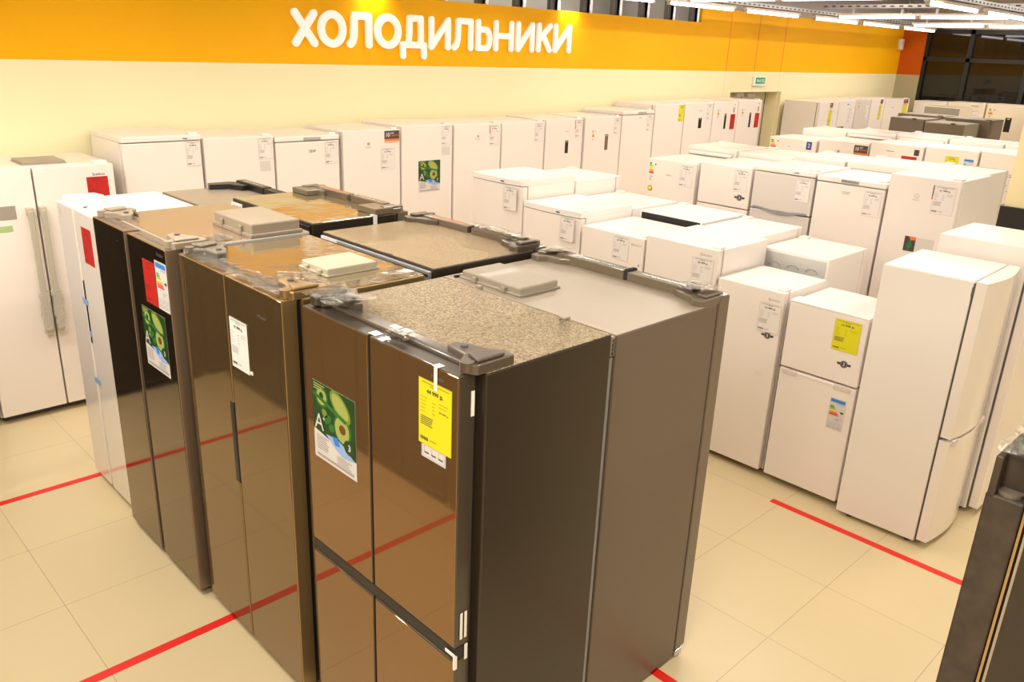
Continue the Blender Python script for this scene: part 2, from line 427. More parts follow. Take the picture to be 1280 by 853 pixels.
# ------------------------------------------------------------------ fridge
ROT = {'S': 0.0, 'W': -PI/2, 'E': PI/2, 'N': PI}
def fridge(label, facing, X, Y, w, d, h, body='white', door='white_front', top=None, doors=None, td=.055, split=None,
           lid=False, lidh=.042, group=None, edge=None, gap=.008, hinges=True, feet=True, name='refrigerator', base=.03, bow=0.0,
           bodytop=0.0, rear=None, gin=.012, cat='refrigerator'):
    """X,Y = world place of the front-left lower corner as seen by someone facing the doors"""
    r = thing(name, label, cat, group, (X, Y, 0), ROT[facing])
    zt = h - (lidh + .006 if lid else 0)
    mb = MB(); mb.box(.0, w, td+.012, d, base, h - bodytop - (lidh if lid else 0), body, .006)
    if top and not lid:
        mb.box(.004, w-.004, td+.016, d-.004, h-bodytop-.004, h-bodytop+.0015, top, .001, 1)
    mb.build('cabinet', r)
    mb = MB(); mb.box(gin, w-gin, td-.004, td+.014, base+.01, h-bodytop-.012-(lidh if lid else 0), 'gap' if body in ('white', 'cream_front') else 'black'); mb.build('door_gasket', r)
    if lid:
        mb = MB()
        if bow > 0:
            n = 32; pts = [(w*k/n, .004 - bow*math.sin(PI*k/n)) for k in range(n+1)] + [(w, d), (0, d)]
            mb.prism(pts, 'z', h-lidh, h, top or body)
        else: mb.box(-.002, w+.002, -.004, d, h-lidh, h, top or body, .008)
        mb.build('top_panel', r)
    if doors is None:
        doors = [(0, w, base+.02, zt)] if split is None else [(0, w, base+.02, split-gap/2), (0, w, split+gap/2, zt)]
    for (a, b, c, e) in doors:
        mb = MB()
        if bow > 0:
            n = 32; pts = [(a+(b-a)*k/n, .006 - bow*math.sin(PI*k/n)) for k in range(n+1)] + [(b, td), (a, td)]
            mb.prism(pts, 'z', c, e, door)
        else: mb.box(a+.002, b-.002, 0, td, c, e, edge or door, .006 if not edge else .003, 2)
        if edge: mb.box(a+.005, b-.005, -.0015, .002, c+.004, e-.004, door, .001, 1)
        mb.build('door', r)
    if hinges:
        mb = MB(); mb.box(w-.075, w-.012, .03, .10, h-.002, h+.014, body, .005)
        mb.build('hinge_cover', r)
    if feet:
        for fx in (.05, w-.05):
            for fy in (td+.06, d-.07):
                mb = MB(); mb.cyl((fx, fy, 0), .018, base+.005, 'z', 'gap', 10); mb.build('foot', r)
    if rear:
        mb = MB()
        if rear == 'dark': mb.box(.02, w-.02, d-.001, d+.003, h-.075, h-.008, 'mullion')
        elif rear == 'panel':
            mb.box(.015, w-.015, d-.001, d+.004, h-.5, h-.02, 'pale_steel', .002)
            for k in range(3):
                cx = w*(.22+.28*k); 
                n = 8; P = [(cx+.045*math.cos(PI*q/n), h-.115+.03*math.sin(PI*q/n)) for q in range(n+1)]
                P += [(cx+.038*math.cos(PI*q/n), h-.115+.023*math.sin(PI*q/n)) for q in range(n, -1, -1)]
                mb.prism(P, 'y', d+.002, d+.007, 'chrome')
        elif rear == 'coil':
            mb.box(.03, w-.03, d, d+.004, h-.45, h-.055, 'silverwhite')
            for k in range(9): mb.box(.05, w-.05, d+.006, d+.011, h-.085-.04*k, h-.08-.04*k, 'chrome')
            for sx in (.05, w-.055): mb.box(sx, sx+.006, d+.003, d+.012, h-.45, h-.07, 'chrome')
        elif rear == 'foam':
            mb.box(.02, w-.02, d, d+.004, h-.5, h-.03, 'silverwhite', .002); mb.box(.035, w-.035, d+.003, d+.03, h-.075, h-.045, 'white', .01, 3)
            mb.box(.03, .045, d+.003, d+.022, h-.5, h-.10, 'white', .004)
        mb.build('rear_panel', r)
    return r

def hinge_big(r, w, h, side, m='plastic_taupe', td=.07):
    """stepped hinge cover over the front corner, side -1 left, +1 right (seen from the doors)"""
    X = lambda u: u if side < 0 else w-u
    mb = MB()
    pts = [(X(.004), .045), (X(.004), .19), (X(.05), .20), (X(.085), .165), (X(.15), .15), (X(.20), .12), (X(.19), .085), (X(.10), .075), (X(.075), .04), (X(.03), .028)]
    if side > 0: pts = pts[::-1]
    mb.prism(pts, 'z', h-.006, h+.028, m)
    mb.prism([(X(.012), .05), (X(.012), .16), (X(.06), .15), (X(.08), .07)], 'z', h+.028, h+.040, m)
    o = mb.build('hinge_cover', r)
    bv = o.modifiers.new('bevel', 'BEVEL'); bv.width = .007; bv.segments = 3; bv.limit_method = 'ANGLE'
    mb = MB(); mb.cyl((X(.04), .035, h+.002), .022, .030, 'z', m, 14); mb.build('hinge_pin', o)
    mb = MB(); mb.cyl((X(.145), .115, h+.028), .012, .006, 'z', 'gap', 10); mb.build('screw', o)
    return o

def top_box(r, x0, x1, y0, y1, z, hh, m, clips=True):
    mb = MB(); mb.box(x0, x1, y0, y1, z+.001, z+hh, m, min(.007, hh*.25), 2)
    mb.box(x0-.008, x1+.008, y0-.008, y1+.008, z+.0012, z+hh*.28, m, .003)
    o = mb.build('control_box_cover', r)
    if clips:
        for cx in (x0+(x1-x0)*.25, x0+(x1-x0)*.75):
            mb = MB(); mb.box(cx-.012, cx+.012, y1+.002, y1+.014, z+.002, z+hh*.7, m, .003); mb.build('clip', o)
            mb = MB(); mb.box(cx-.012, cx+.012, y0-.014, y0-.002, z+.002, z+hh*.7, m, .003); mb.build('clip', o)
    return o
def raised_bar(r, x0, x1, y0, y1, z, hh, m, groove='gap', name='door_cap'):
    mb = MB(); mb.box(x0, x1, y0, y1, z, z+hh, m, .004)
    mb.box(x0+.05, x1-.05, y0+(y1-y0)*.42, y0+(y1-y0)*.62, z+hh-.001, z+hh+.0008, groove)
    return mb.build(name, r)
def film(r, x0, x1, y0, y1, z, amp=.012, seed=1, nx=14, ny=4, m='film_clear'):
    mb = MB(); mb.sheet(x0, x1, y0, y1, z, amp, m, nx, ny, seed); return mb.build('plastic_film', r)

# ================================================================== SHELL
mb = MB(); mb.box(-5, 17.4, -6.5, 9.5, -.1, 0, 'floor'); struct(mb.build('floor'))
mb = MB(); mb.box(-5, 17.4, -6.5, 9.5, 3.9, 4.0, 'concrete')
for k in range(9): mb.box(-5, 17.4, 8-1.8*k, 8.02-1.8*k, 3.895, 3.9, 'stud_dark')
for k in range(5): mb.box(-2+4.2*k, -1.6+4.2*k, -6.5, 9.5, 3.7, 3.9, 'concrete')
struct(mb.build('ceiling'))
WY = 7.0
mb = MB()
mb.box(-5, 10.32, WY, WY+.1, 0, 3.07, 'wall')
mb.box(10.32, 11.27, WY, WY+.1, 0, 3.27, 'wall')
mb.box(11.27, 12.78, WY, WY+.1, 2.135, 3.27, 'wall')
mb.box(12.78, 17.15, WY, WY+.1, 0, 3.27, 'wall')
mb.box(12.78, 12.84, WY+.1, WY+.5, 0, 2.2, 'column_cream'); mb.box(11.20, 11.27, WY+.1, WY+.5, 0, 2.2, 'column_cream')
mb.box(11.2, 12.84, WY+.1, WY+.5, 2.135, 2.2, 'column_cream')
mb.box(10.32, 17.4, WY+.02, WY+.12, 3.27, 3.9, 'concrete')
struct(mb.build('wall_back'))
mb = MB(); mb.box(-5, 10.4, 8.6, 8.7, 3.0, 3.9, 'concrete'); mb.box(-5, 10.4, WY+.1, 8.6, 3.0, 3.05, 'concrete')
mb.box(10.32, 10.4, WY+.1, 8.6, 3.0, 3.9, 'concrete'); struct(mb.build('wall_behind_studs'))
for k, xx in enumerate((11.07, 11.86, 12.66)):
    mb = MB(); mb.box(xx, xx+.012, WY-.002, WY, 2.14 if k == 1 else 0, 3.27, 'orange' if k < 9 else 'wall')
    mb2 = MB(); mb.bm.free()
    mb2.box(xx, xx+.012, WY-.003, WY, 2.435, 3.27, 'orange'); mb2.box(xx, xx+.010, WY-.003, WY, 2.14 if k == 1 else 0.0, 2.435, 'column_cream')
    struct(mb2.build('trim_%d' % (k+1)))
mb = MB(); mb.box(-5.1, -5, -6.5, 9.5, 0, 4, 'taupe_panel'); struct(mb.build('wall_left'))
mb = MB(); mb.box(-5, 17.4, -6.6, -6.5, 0, 4, 'taupe_panel'); struct(mb.build('wall_front'))
# far end wall: short painted return, then dark glazing
EX = 17.15
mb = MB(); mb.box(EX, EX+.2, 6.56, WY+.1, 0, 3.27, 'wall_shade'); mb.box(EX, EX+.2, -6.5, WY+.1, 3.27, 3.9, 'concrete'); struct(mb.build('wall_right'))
mb = MB(); mb.box(EX+.08, EX+.10, -6.5, 6.56, 0, 3.27, 'glass_dark'); g = struct(mb.build('window_1'))
mb = MB()
for yy in (6.50, 5.72, 4.72, 3.72, 2.72, 1.72, .72, -.3, -1.3, -2.3): mb.box(EX+.02, EX+.09, yy, yy+.075, 0, 3.27, 'mullion')
mb.box(EX+.02, EX+.09, -6.5, 6.56, 2.70, 2.77, 'mullion'); mb.box(EX+.02, EX+.09, -6.5, 6.56, 3.19, 3.27, 'mullion'); mb.box(EX+.02, EX+.09, -6.5, 6.56, 0, .12, 'mullion')
mb.build('window_frame', g)
mb = MB(); mb.box(11.27, 12.78, WY+.24, WY+.28, 0, 2.135, 'door_grey'); dr = struct(mb.build('door_1'))
mb = MB(); mb.box(11.98, 12.0, WY+.235, WY+.25, 0, 2.135, 'gap'); mb.box(12.70, 12.72, WY+.235, WY+.25, 0, 2.135, 'gap'); mb.build('door_seam', dr)
for xx in (11.72, 12.05):
    mb = MB(); mb.box(xx, xx+.22, WY+.16, WY+.24, 2.05, 2.12, 'silverwhite', .01); mb.build('door_closer', dr)

# exit sign over the door
es = thing('exit_sign', 'small green and white exit sign on the wall above the grey double door', 'sign', None, (11.84, WY-.035, 2.225))
mb = MB(); mb.box(0, .35, 0, .034, 0, .14, 'exit_white', .008); mb.build('housing', es)
mb = MB(); mb.box(.05, .32, -.004, .001, .035, .125, 'exit_green'); mb.text('ВЫХОД', .185, .052, .05, -.006, 'exit_white', w=.22, bold=.02, center=True); mb.build('sign_face', es)
# white sensor on the wall
mb = MB(); mb.box(0, .12, 0, .08, 0, .2, 'white', .02, 3); mb.disc(.06, .12, .03, .03, -.001, 'silverwhite', 12)
o = mb.build('motion_sensor'); o.location = (16.95, WY-.0799, 2.88); tag(o, 'small white motion sensor high on the orange wall at the far corner', 'sensor')

# ------------------------------------------------------------------ red tape on floor
def tape(p, q, w, label):
    d = Vector((q[0]-p[0], q[1]-p[1])); L = d.length
    mb = MB(); r = random.Random(int(p[0]*100))
    n = 14
    for k in range(n):
        a, b = L*k/n, L*(k+1)/n
        mb.box(a, b, -w/2, w/2, .0004, .0016, 'tape_red')
    o = mb.build('floor_tape'); o.location = (p[0], p[1], 0); o.rotation_euler = (0, 0, math.atan2(d.y, d.x))
    return tag(o, label, 'tape', 'red marking tape on the tiled floor')
tape((-2.5, 3.27), (2.0, 3.255), .05, 'strip of red floor tape running under the gold side-by-side refrigerator')
tape((-2.5, 5.10), (2.0, 5.085), .05, 'strip of red floor tape reaching the white refrigerator in the dark row')
tape((4.445, 2.10), (4.475, -1.5), .05, 'strip of red floor tape in front of the yellow-tagged white refrigerator')
tape((2.635, 1.70), (2.645, -1.5), .05, 'short end of red floor tape at the foot of the grey refrigerator')

# ------------------------------------------------------------------ wall sign letters
def capsule(mb, p, q, r, y0, y1, m):
    p, q = Vector(p), Vector(q); d = q-p; a = math.atan2(d.y, d.x); n = 8; pts = []
    for k in range(n+1): t = a+PI/2+PI*k/n; pts.append((p.x+r*math.cos(t), p.y+r*math.sin(t)))
    for k in range(n+1): t = a-PI/2+PI*k/n; pts.append((q.x+r*math.cos(t), q.y+r*math.sin(t)))
    mb.prism(pts, 'y', y0, y1, m)
def letter(ch, x0, x1, z0, z1, label, r=.034):
    w = x1-x0; h = z1-z0; mb = MB(); yy = (-.030, -.003)
    l, R_, b, t = r, w-r, r, h-r
    def S(*pts):
        for k in range(len(pts)-1):
            e = .0004*(len(mb.bm.faces) % 7)
            capsule(mb, pts[k], pts[k+1], r, yy[0]-e*.3, yy[1], 'sign_white')
    if ch == 'Х': S((l, t), (R_, b)); S((l, b), (R_, t))
    elif ch == 'О':
        n = 40; i = mb.mi('sign_white')
        ring = lambda rx, rz, y: [mb.bm.verts.new((w/2+rx*math.cos(2*PI*k/n), y, h/2+rz*math.sin(2*PI*k/n))) for k in range(n)]
        of, nf, ob, nb = ring(w/2, h/2, yy[0]), ring(w/2-2*r, h/2-2*r, yy[0]), ring(w/2, h/2, yy[1]), ring(w/2-2*r, h/2-2*r, yy[1])
        for k in range(n):
            j = (k+1) % n
            for q in ((of[k], of[j], nf[j], nf[k]), (ob[k], nb[k], nb[j], ob[j]), (of[k], ob[k], ob[j], of[j]), (nf[k], nf[j], nb[j], nb[k])):
                f = mb.bm.faces.new(q); f.material_index = i
        bmesh.ops.recalc_face_normals(mb.bm, faces=mb.bm.faces[:])
    elif ch == 'Л': S((R_, b), (R_, t), (w*.30, t), (w*.29, h*.5), (w*.27, h*.32), (w*.22, h*.18), (l, b))
    elif ch == 'Д': S((l, -.06), (l, b*1.4), (R_, b*1.4), (R_, -.06)); S((w*.30, b*1.4), (w*.34, h*.5), (w*.35, t), (w*.78, t), (w*.78, b*1.4))
    elif ch == 'И': S((l, t), (l, b), (R_, t), (R_, b))
    elif ch == 'Ь':
        S((l, t), (l, b), (w*.60, b))
        a = [(w*.60 + (w*.40-r)*math.sin(PI*k/8), b + (h*.29)*(1-math.cos(PI*k/8))) for k in range(9)]; S(*a); S((w*.60, b+h*.58), (l, b+h*.58))
    elif ch == 'Н': S((l, t), (l, b)); S((R_, t), (R_, b)); S((l, h*.5), (R_, h*.5))
    elif ch == 'К': S((l, t), (l, b)); S((R_, t), (l+.01, h*.46)); S((w*.42, h*.58), (R_, b))
    o = mb.build('sign_letter'); o.location = (x0, WY-.005, z0)
    return tag(o, label, 'sign letter', 'white letters of the wall sign')
LX = [(3.956, 4.23), (4.221, 4.533), (4.527, 4.82), (4.837, 5.164), (5.142, 5.477), (5.496, 5.788), (5.797, 6.098), (6.127, 6.369), (6.383, 6.69), (6.718, 7.014), (7.044, 7.297), (7.318, 7.628)]
WORD = 'ХОЛОДИЛЬНИКИ'
desc = ['white letter X, the first letter of the orange wall sign', 'white letter O right after the X of the wall sign', 'white sign letter Л between the two round O letters',
        'second white letter O of the wall sign, just before the Д', 'white sign letter Д with two feet dipping below the word', 'white sign letter И directly after the footed Д',
        'second white sign letter Л, between an И and the Ь', 'white sign letter Ь with a low round bowl', 'white sign letter Н with a level crossbar',
        'white sign letter И between the Н and the К', 'white sign letter К, next to last in the word', 'white sign letter И ending the word at its right']
for k, (a, b) in enumerate(LX):
    letter(WORD[k], a*1.002+.012, b*1.002-.002, 2.583+.002*k, 2.905+.002*k, desc[k], r=.031 if k > 3 else .035)

# ------------------------------------------------------------------ studs above the low wall
for k in range(12):
    xx = 10.22 - .56*k
    mb = MB(); mb.box(0, .012, 0, .06, 0, .83, 'stud'); mb.box(0, .06, 0, .008, 0, .83, 'stud'); mb.box(.0, .012, 0, .06, 0, .83, 'stud'); mb.box(-.07, -.002, .03, .09, 0, .83, 'stud_dark')
    o = mb.build('wall_stud'); o.location = (xx, WY+.02, 3.07); tag(o, 'metal wall stud standing on top of the orange wall', 'stud', 'metal studs above the orange wall')

# ------------------------------------------------------------------ column at the right edge
cl = thing('column', 'cream column with a black lower casing at the right edge', 'column', None, (9.0, 1.75, 0)); cl['kind'] = 'structure'
mb = MB(); mb.box(0, .6, 0, .655, 1.30, 3.9, 'column_cream', .004); mb.build('shaft', cl)
mb = MB(); mb.box(-.03, .63, -.03, .70, 0, 1.385, 'black', .004); mb.build('casing', cl)

# ------------------------------------------------------------------ ceiling trays and tube lights
def tray(x0, y0, x1, y1, z, label):
    L = math.hypot(x1-x0, y1-y0); mb = MB()
    for s in (-.05, .045): mb.box(0, L, s, s+.005, 0, .05, 'tray')
    mb.box(0, L, -.05, .05, 0, .004, 'tray')
    for k in range(int(L/.12)): mb.box(.03+.12*k, .085+.12*k, -.0515, .0515, .018, .034, 'mullion')
    o = mb.build('cable_tray'); o.location = (x0, y0, z); o.rotation_euler = (0, 0, math.atan2(y1-y0, x1-x0))
    for a in (.24, .6, .9):
        c = MB(); c.cyl((L*a, 0, .05), .006, 3.9-z-.05-.001, 'z', 'tray', 8); c.build('hanger_rod', o)
    return tag(o, label, 'cable tray')
ZT = 3.205
tray(1.0, 6.32, 17.1, 6.32, ZT+.07, 'perforated cable tray running along the orange wall')
tray(7.0, 3.5, 17.1, 3.5, ZT+.07, 'perforated cable tray carrying the sloping run of tubes at upper right')
tray(8.5, 6.2, 8.5, -1.5, ZT+.145, 'nearest perforated cable tray crossing the hall at upper right')
tray(12.2, 6.2, 12.2, -1.5, ZT+.145, 'middle perforated cable tray crossing the hall')
tray(14.9, 6.2, 14.9, -1.5, ZT+.145, 'perforated cable tray crossing the hall nearest the dark windows')
def tube_light(cx, cy, L, along, z, label):
    r = thing('tube_light', label, 'light', 'fluorescent tube lights under the ceiling', (cx, cy, z), 0 if along == 'x' else PI/2)
    mb = MB(); mb.box(-L/2, L/2, -.03, .03, .028, .06, 'silverwhite', .004); mb.build('housing', r)
    for s in (-1, 1):
        mb = MB(); mb.box(s*L*.3-.012, s*L*.3+.012, -.02, .02, .058, .0702 if along == 'x' else .1252, 'tray'); mb.build('bracket', r)
    mb = MB(); mb.cyl((-L/2+.03, 0, .012), .019, L-.06, 'x', 'tube', 12); mb.build('tube', r)
    for s in (-1, 1):
        mb = MB(); mb.box(s*(L/2-.03)-.015, s*(L/2-.03)+.015, -.022, .022, -.01, .03, 'plastic_cream', .003); mb.build('end_cap', r)
for k, cx in enumerate((2.3, 4.1, 5.9, 7.6, 9.3, 11.0, 12.9, 14.5, 16.1)):
    tube_light(cx, 6.32, 1.45, 'x', ZT, ('tube light above the frame over the green sticker row', 'tube light above the frame over the first sign letters', 'tube light above the frame over the last sign letters', 'lit tube light along the orange wall, nearest the wall studs', 'lit tube light along the orange wall, second from the studs', 'lit tube light along the orange wall over the exit door', 'lit tube light along the orange wall just past the exit door', 'lit tube light along the orange wall, second from the far corner', 'lit tube light along the orange wall, at the far corner')[k])
for k, cx in enumerate((9.7, 11.4, 13.4, 15.6)):
    tube_light(cx, 3.5, 1.45, 'x', ZT, ('lit tube in the sloping run at upper right, nearest the camera', 'lit tube second in the sloping run at upper right', 'lit tube third in the sloping run at upper right', 'lit tube farthest in the sloping run at upper right')[k])
for (cx, nm) in ((8.5, 'nearest'), (12.2, 'middle'), (14.9, 'farthest')):
    for k, cy in enumerate((5.4, 4.25, 2.72)):
        tube_light(cx, cy, 1.15, 'y', ZT+.02, 'lit tube under the %s crossing tray, %s' % (nm, ('the one nearest the orange wall', 'the middle one of three', 'the one farthest from the orange wall')[k]))
mb = MB(); mb.cyl((0, 0, 0), .02, 3.3, 'y', 'red_pipe', 10); o = mb.build('sprinkler_pipe'); o.location = (12.9, 3.2, 3.62); o.rotation_euler = (0, 0, -.35)
tag(o, 'thin red pipe under the ceiling at upper right', 'pipe')

# ================================================================== DARK BLOCK (foreground)
GD = 'large dark and gold refrigerators in the near block'
def sbs_doors(w, h, split, base=.05): return [(0, split-.004, base, h), (split+.004, w, base, h)]

# F1 four-door brown glass, faces -X
W1_, D1, H1 = .885, .635, 1.775
f1 = fridge('four-door brown glass refrigerator with a yellow price tag, closest in front', 'W', 1.405, 2.485, W1_, D1, H1, 'brown_side', 'brown_glass', 'sparkle_top',
            doors=[(0, .402, .83, H1), (.410, W1_-.03, .83, H1), (0, .402, .05, .778), (.410, W1_-.03, .05, .778)], td=.062, edge='brown_edge', hinges=False, group=GD, gin=.036)
mb = MB(); mb.box(.004, W1_-.034, .003, .06, .7785, .829, 'black', .004); mb.build('grip_channel', f1)
mb = MB(); mb.box(0, W1_-.03, .062, .115, H1-.003, H1+.012, 'hinge_brown', .004); mb.box(.06, .26, .07, .082, H1+.0115, H1+.0128, 'gap'); mb.box(.50, .76, .07, .082, H1+.0115, H1+.0128, 'gap'); mb.build('hinge_rail', f1)
hinge_big(f1, W1_, H1+.006, 1, 'hinge_brown'); hinge_big(f1, W1_, H1+.006, -1, 'hinge_brown')
for (a, b, c, d_) in ((.385, .425, .012, .045), (.43, .47, .06, .085), (.40, .44, .085, .11), (.455, .49, .09, .115)):
    mb = MB(); mb.box(a, b, c, d_, H1+.0005 if c < .055 else H1+.0125, H1+.0018 if c < .055 else H1+.014, 'tape_white'); mb.build('tape_piece', f1)
film(f1, .44, .56, .02, .075, H1+.014, .012, 3, 8, 3); film(f1, .01, .22, .0, .16, H1+.046, .012, 4, 8, 5)
avocado_sticker(f1, .048, 1.512, .272, .305, y=-.0020)
price_tag(f1, .672, 1.722, .155, .215, '44 999 р.', 'paper_y', '49 999 р.', y=-.0035, lab='yellow price tag')
mb = MB(); mb.box(.684, .80, -.0028, -.0022, 1.462, 1.53, 'paper_w')
for q in ((.688, .796, 1.466, 1.468), (.688, .690, 1.466, 1.53), (.794, .796, 1.466, 1.53)): mb.quad(*q, -.0032, 'lblue')
for k in range(3): mb.quad(.698+.034*k, .72+.034*k, 1.478, 1.483, -.0032, 'ink'); mb.quad(.698+.034*k, .70+.034*k, 1.478, 1.50, -.0032, 'ink_soft')
mb.build('leaflet', f1)
strip(f1, .745, .760, 1.70, H1+.002, 'tape_white', y=-.0045)
mb = MB(); mb.box(.738, .765, -.006, .02, H1+.0012, H1+.0024, 'tape_white'); mb.build('tape_strip', f1)
logo(f1, 'Haier', .73, 1.735, .014, 'gap', y=-.0024, w=.06)
# tape on the right-hand side of the doors
for q in ((.018, .028, .86, .96, W1_-.029, W1_-.0275), (.036, .046, .86, .96, W1_-.029, W1_-.0275), (.045, .057, 1.64, 1.72, W1_-.031, W1_-.0285), (.040, .052, .77, .83, W1_-.031, W1_-.0285)):
    mb = MB(); mb.box(q[4], q[5], q[0], q[1], q[2], q[3], 'tape_white'); mb.build('tape_strip', f1)
mb = MB(); mb.box(W1_-.075, W1_-.028, -.004, -.002, .80, .812, 'tape_white'); mb.build('tape_strip', f1)
mb = MB(); mb.box(W1_-.035, W1_-.028, -.004, .008, .75, .80, 'tape_white'); mb.build('tape_strip', f1)
mb = MB(); mb.box(.20, .225, D1+.002, D1+.02, H1-.02, H1+.012, 'plastic_grey', .003); mb.box(.66, .69, D1-.02, D1+.01, H1+.001, H1+.01, 'plastic_grey', .003); mb.build('rear_bracket', f1)

# F2 grey, faces +X (back to F1)
W2, D2, H2 = .945, .715, 1.738
f2 = fridge('grey refrigerator with pale top and dark doors, back to back with the brown glass one', 'E', 2.84, 1.648, W2, D2, H2, 'grey_metal', 'brown_trim', 'satin_top',
            doors=sbs_doors(W2-.01, H2+.022, .44), td=.075, edge=None, hinges=False, group=GD)
hinge_big(f2, W2, H2, 1, 'taupe', .08); hinge_big(f2, W2, H2, -1, 'taupe', .08)
raised_bar(f2, .10, .43, .062, .125, H2-.002, .042, 'taupe', 'chrome'); raised_bar(f2, .45, .84, .062, .125, H2-.002, .045, 'taupe', 'chrome')
mb = MB(); mb.box(.427, .448, .06, .12, H2, H2+.048, 'blackgloss'); mb.build('centre_seal', f2)
film(f2, .02, .16, .03, .16, H2+.048, .014, 9, 6, 4); film(f2, .80, .93, .03, .15, H2+.045, .014, 10, 6, 4)
top_box(f2, .53, .88, D2-.27, D2-.055, H2, .036, 'box_grey')
mb = MB()
pts = [(.90, D2-.03), (.895, D2-.06), (.885, D2-.09), (.87, D2-.13), (.85, D2-.16)]
for k in range(4):
    a, b = pts[k], pts[k+1]; dx, dy = b[0]-a[0], b[1]-a[1]; L = math.hypot(dx, dy); nx, ny = -dy/L*.004, dx/L*.004
    mb.prism([(a[0]+nx, a[1]+ny), (b[0]+nx, b[1]+ny), (b[0]-nx, b[1]-ny), (a[0]-nx, a[1]-ny)], 'z', H2+.002, H2+.010, 'black')
mb.build('cable', f2)
mb = MB(); mb.box(.005, .035, D2-.002, D2+.02, H2-.075, H2-.002, 'plastic_grey', .003)
for k in range(4): mb.box(-.001, .0042, D2+.004, D2+.014, H2-.068+.016*k, H2-.058+.016*k, 'gap')
mb.build('rear_bracket', f2)
mb = MB(); mb.box(.008, .03, D2, D2+.018, .03, H2-.08, 'back_steel', .003); mb.build('rear_channel', f2)
mb = MB(); mb.box(.0, .05, .02, .07, .012, .045, 'chrome', .004); mb.build('lower_hinge', f2)

# F3 gold side-by-side, faces -X
W3_, D3, H3 = .885, .64, 1.772
f3 = fridge('gold side-by-side refrigerator with recessed vertical grip, between two darker ones', 'W', 1.372, 3.448, W3_, D3, H3, 'gold_edge', 'gold_glass', 'gold_top',
            doors=sbs_doors(W3_-.01, H3, .425, .04), td=.065, edge='gold_edge', hinges=False, group=GD)
mb = MB(); mb.box(.388, .425, -.003, .01, .84, 1.22, 'black', .004); mb.build('handle', f3)
hinge_big(f3, W3_, H3, 1, 'gold_edge', .07); hinge_big(f3, W3_, H3, -1, 'plastic_taupe', .07)
film(f3, .44, .84, .0, .10, H3+.006, .018, 5, 22, 4, 'film_clear'); film(f3, .03, .40, .0, .10, H3+.004, .014, 6, 18, 4, 'film_clear')
film(f3, .60, .86, .12, .24, H3+.010, .025, 21, 9, 5, 'film_clear')
top_box(f3, .50, .70, .30, .535, H3, .034, 'plastic_cream')
price_tag(f3, .45, 1.61, .148, .212, '91 999 р.', 'paper', y=-.0035)
logo(f3, 'Haier', .69, 1.665, .016, 'gap', y=-.0024, w=.07)
mb = MB(); mb.box(.60, .62, -.004, -.002, 1.405, 1.418, 'tape_white'); mb.build('tape_piece', f3)

# F4 dark inox side-by-side
W4, D4, H4 = .895, .70, 1.778
f4 = fridge('dark brown steel side-by-side refrigerator with red tag and avocado sticker', 'W', 1.335, 4.388, W4, D4, H4, 'grey_side', 'dark_inox', 'inox_top',
            doors=[(0, .415, .04, H4), (.455, W4-.006, .04, H4)], td=.07, edge='inox_edge', hinges=False, group=GD)
mb = MB(); mb.box(.413, .457, .03, .06, .05, H4-.01, 'black'); mb.build('grip_channel', f4)
hinge_big(f4, W4, H4, 1, 'plastic_grey'); hinge_big(f4, W4, H4, -1, 'plastic_grey')
for (a, b) in ((.10, .36), (.50, .80)):
    mb = MB(); mb.box(a, b, .024, .038, H4-.001, H4+.001, 'gap'); mb.build('door_top_slot', f4)
top_box(f4, .50, .885, .405, .655, H4, .066, 'plastic_grey')
mb = MB(); mb.box(.13, .19, .155, .157, H4+.008, H4+.026, 'gap'); mb.build('marking', f4)
price_tag(f4, .625, 1.694, .135, .205, '79 999 р.', 'paper_r', y=-.0040, lab='red price tag')
energy_label(f4, .765, 1.714, .125, .225, y=-.0030)
avocado_sticker(f4, .545, 1.452, .265, .295, y=-.0025)
logo(f4, 'Haier', .795, 1.738, .016, 'inox_edge', y=-.0022, w=.07)
display(f4, .30, 1.715, .05, .04, 'blackgloss', y=-.0022)
film(f4, .74, .87, .20, .33, H4+.002, .010, 12, 6, 5)

# F5 white side-by-side at the end of the block
W5, D5, H5 = .70, .56, 1.745
f5 = fridge('white refrigerator with blue tape and black vertical grip beside the dark steel one', 'W', 1.372, 5.105, W5, D5, H5, 'white', 'white_gloss', 'white',
            doors=[(0, .275, .04, H5), (.30, W5, .04, H5)], td=.06, hinges=False, group=GD)
mb = MB(); mb.box(.283, .300, -.002, .02, .97, 1.34, 'black', .003); mb.build('handle', f5)
mb = MB(); mb.box(.272, .302, .02, .05, .05, H5-.01, 'taupe_panel'); mb.build('grip_channel', f5)
mb = MB(); mb.prism([(.02, .03), (.25, .03), (.27, .06), (.25, .16), (.12, .22), (.02, .20)], 'z', H5-.002, H5+.028, 'white'); mb.build('hinge_cover', f5)
for (a, b, c, e) in ((.24, .33, 1.20, 1.235), (.28, .315, 1.01, 1.045), (.25, .35, .72, .755)): strip(f5, a, b, c, e, 'tape_blue')
mb = MB(); mb.box(.26, .29, .06, .09, H5+.001, H5+.003, 'tape_blue'); mb.build('tape_piece', f5)
price_tag(f5, .385, 1.665, .145, .20, '64 999 р.', 'paper_r', y=-.0015, lab='red price tag')
strip(f5, .015, .055, 1.66, 1.72, 'silverwhite', 'sticker')

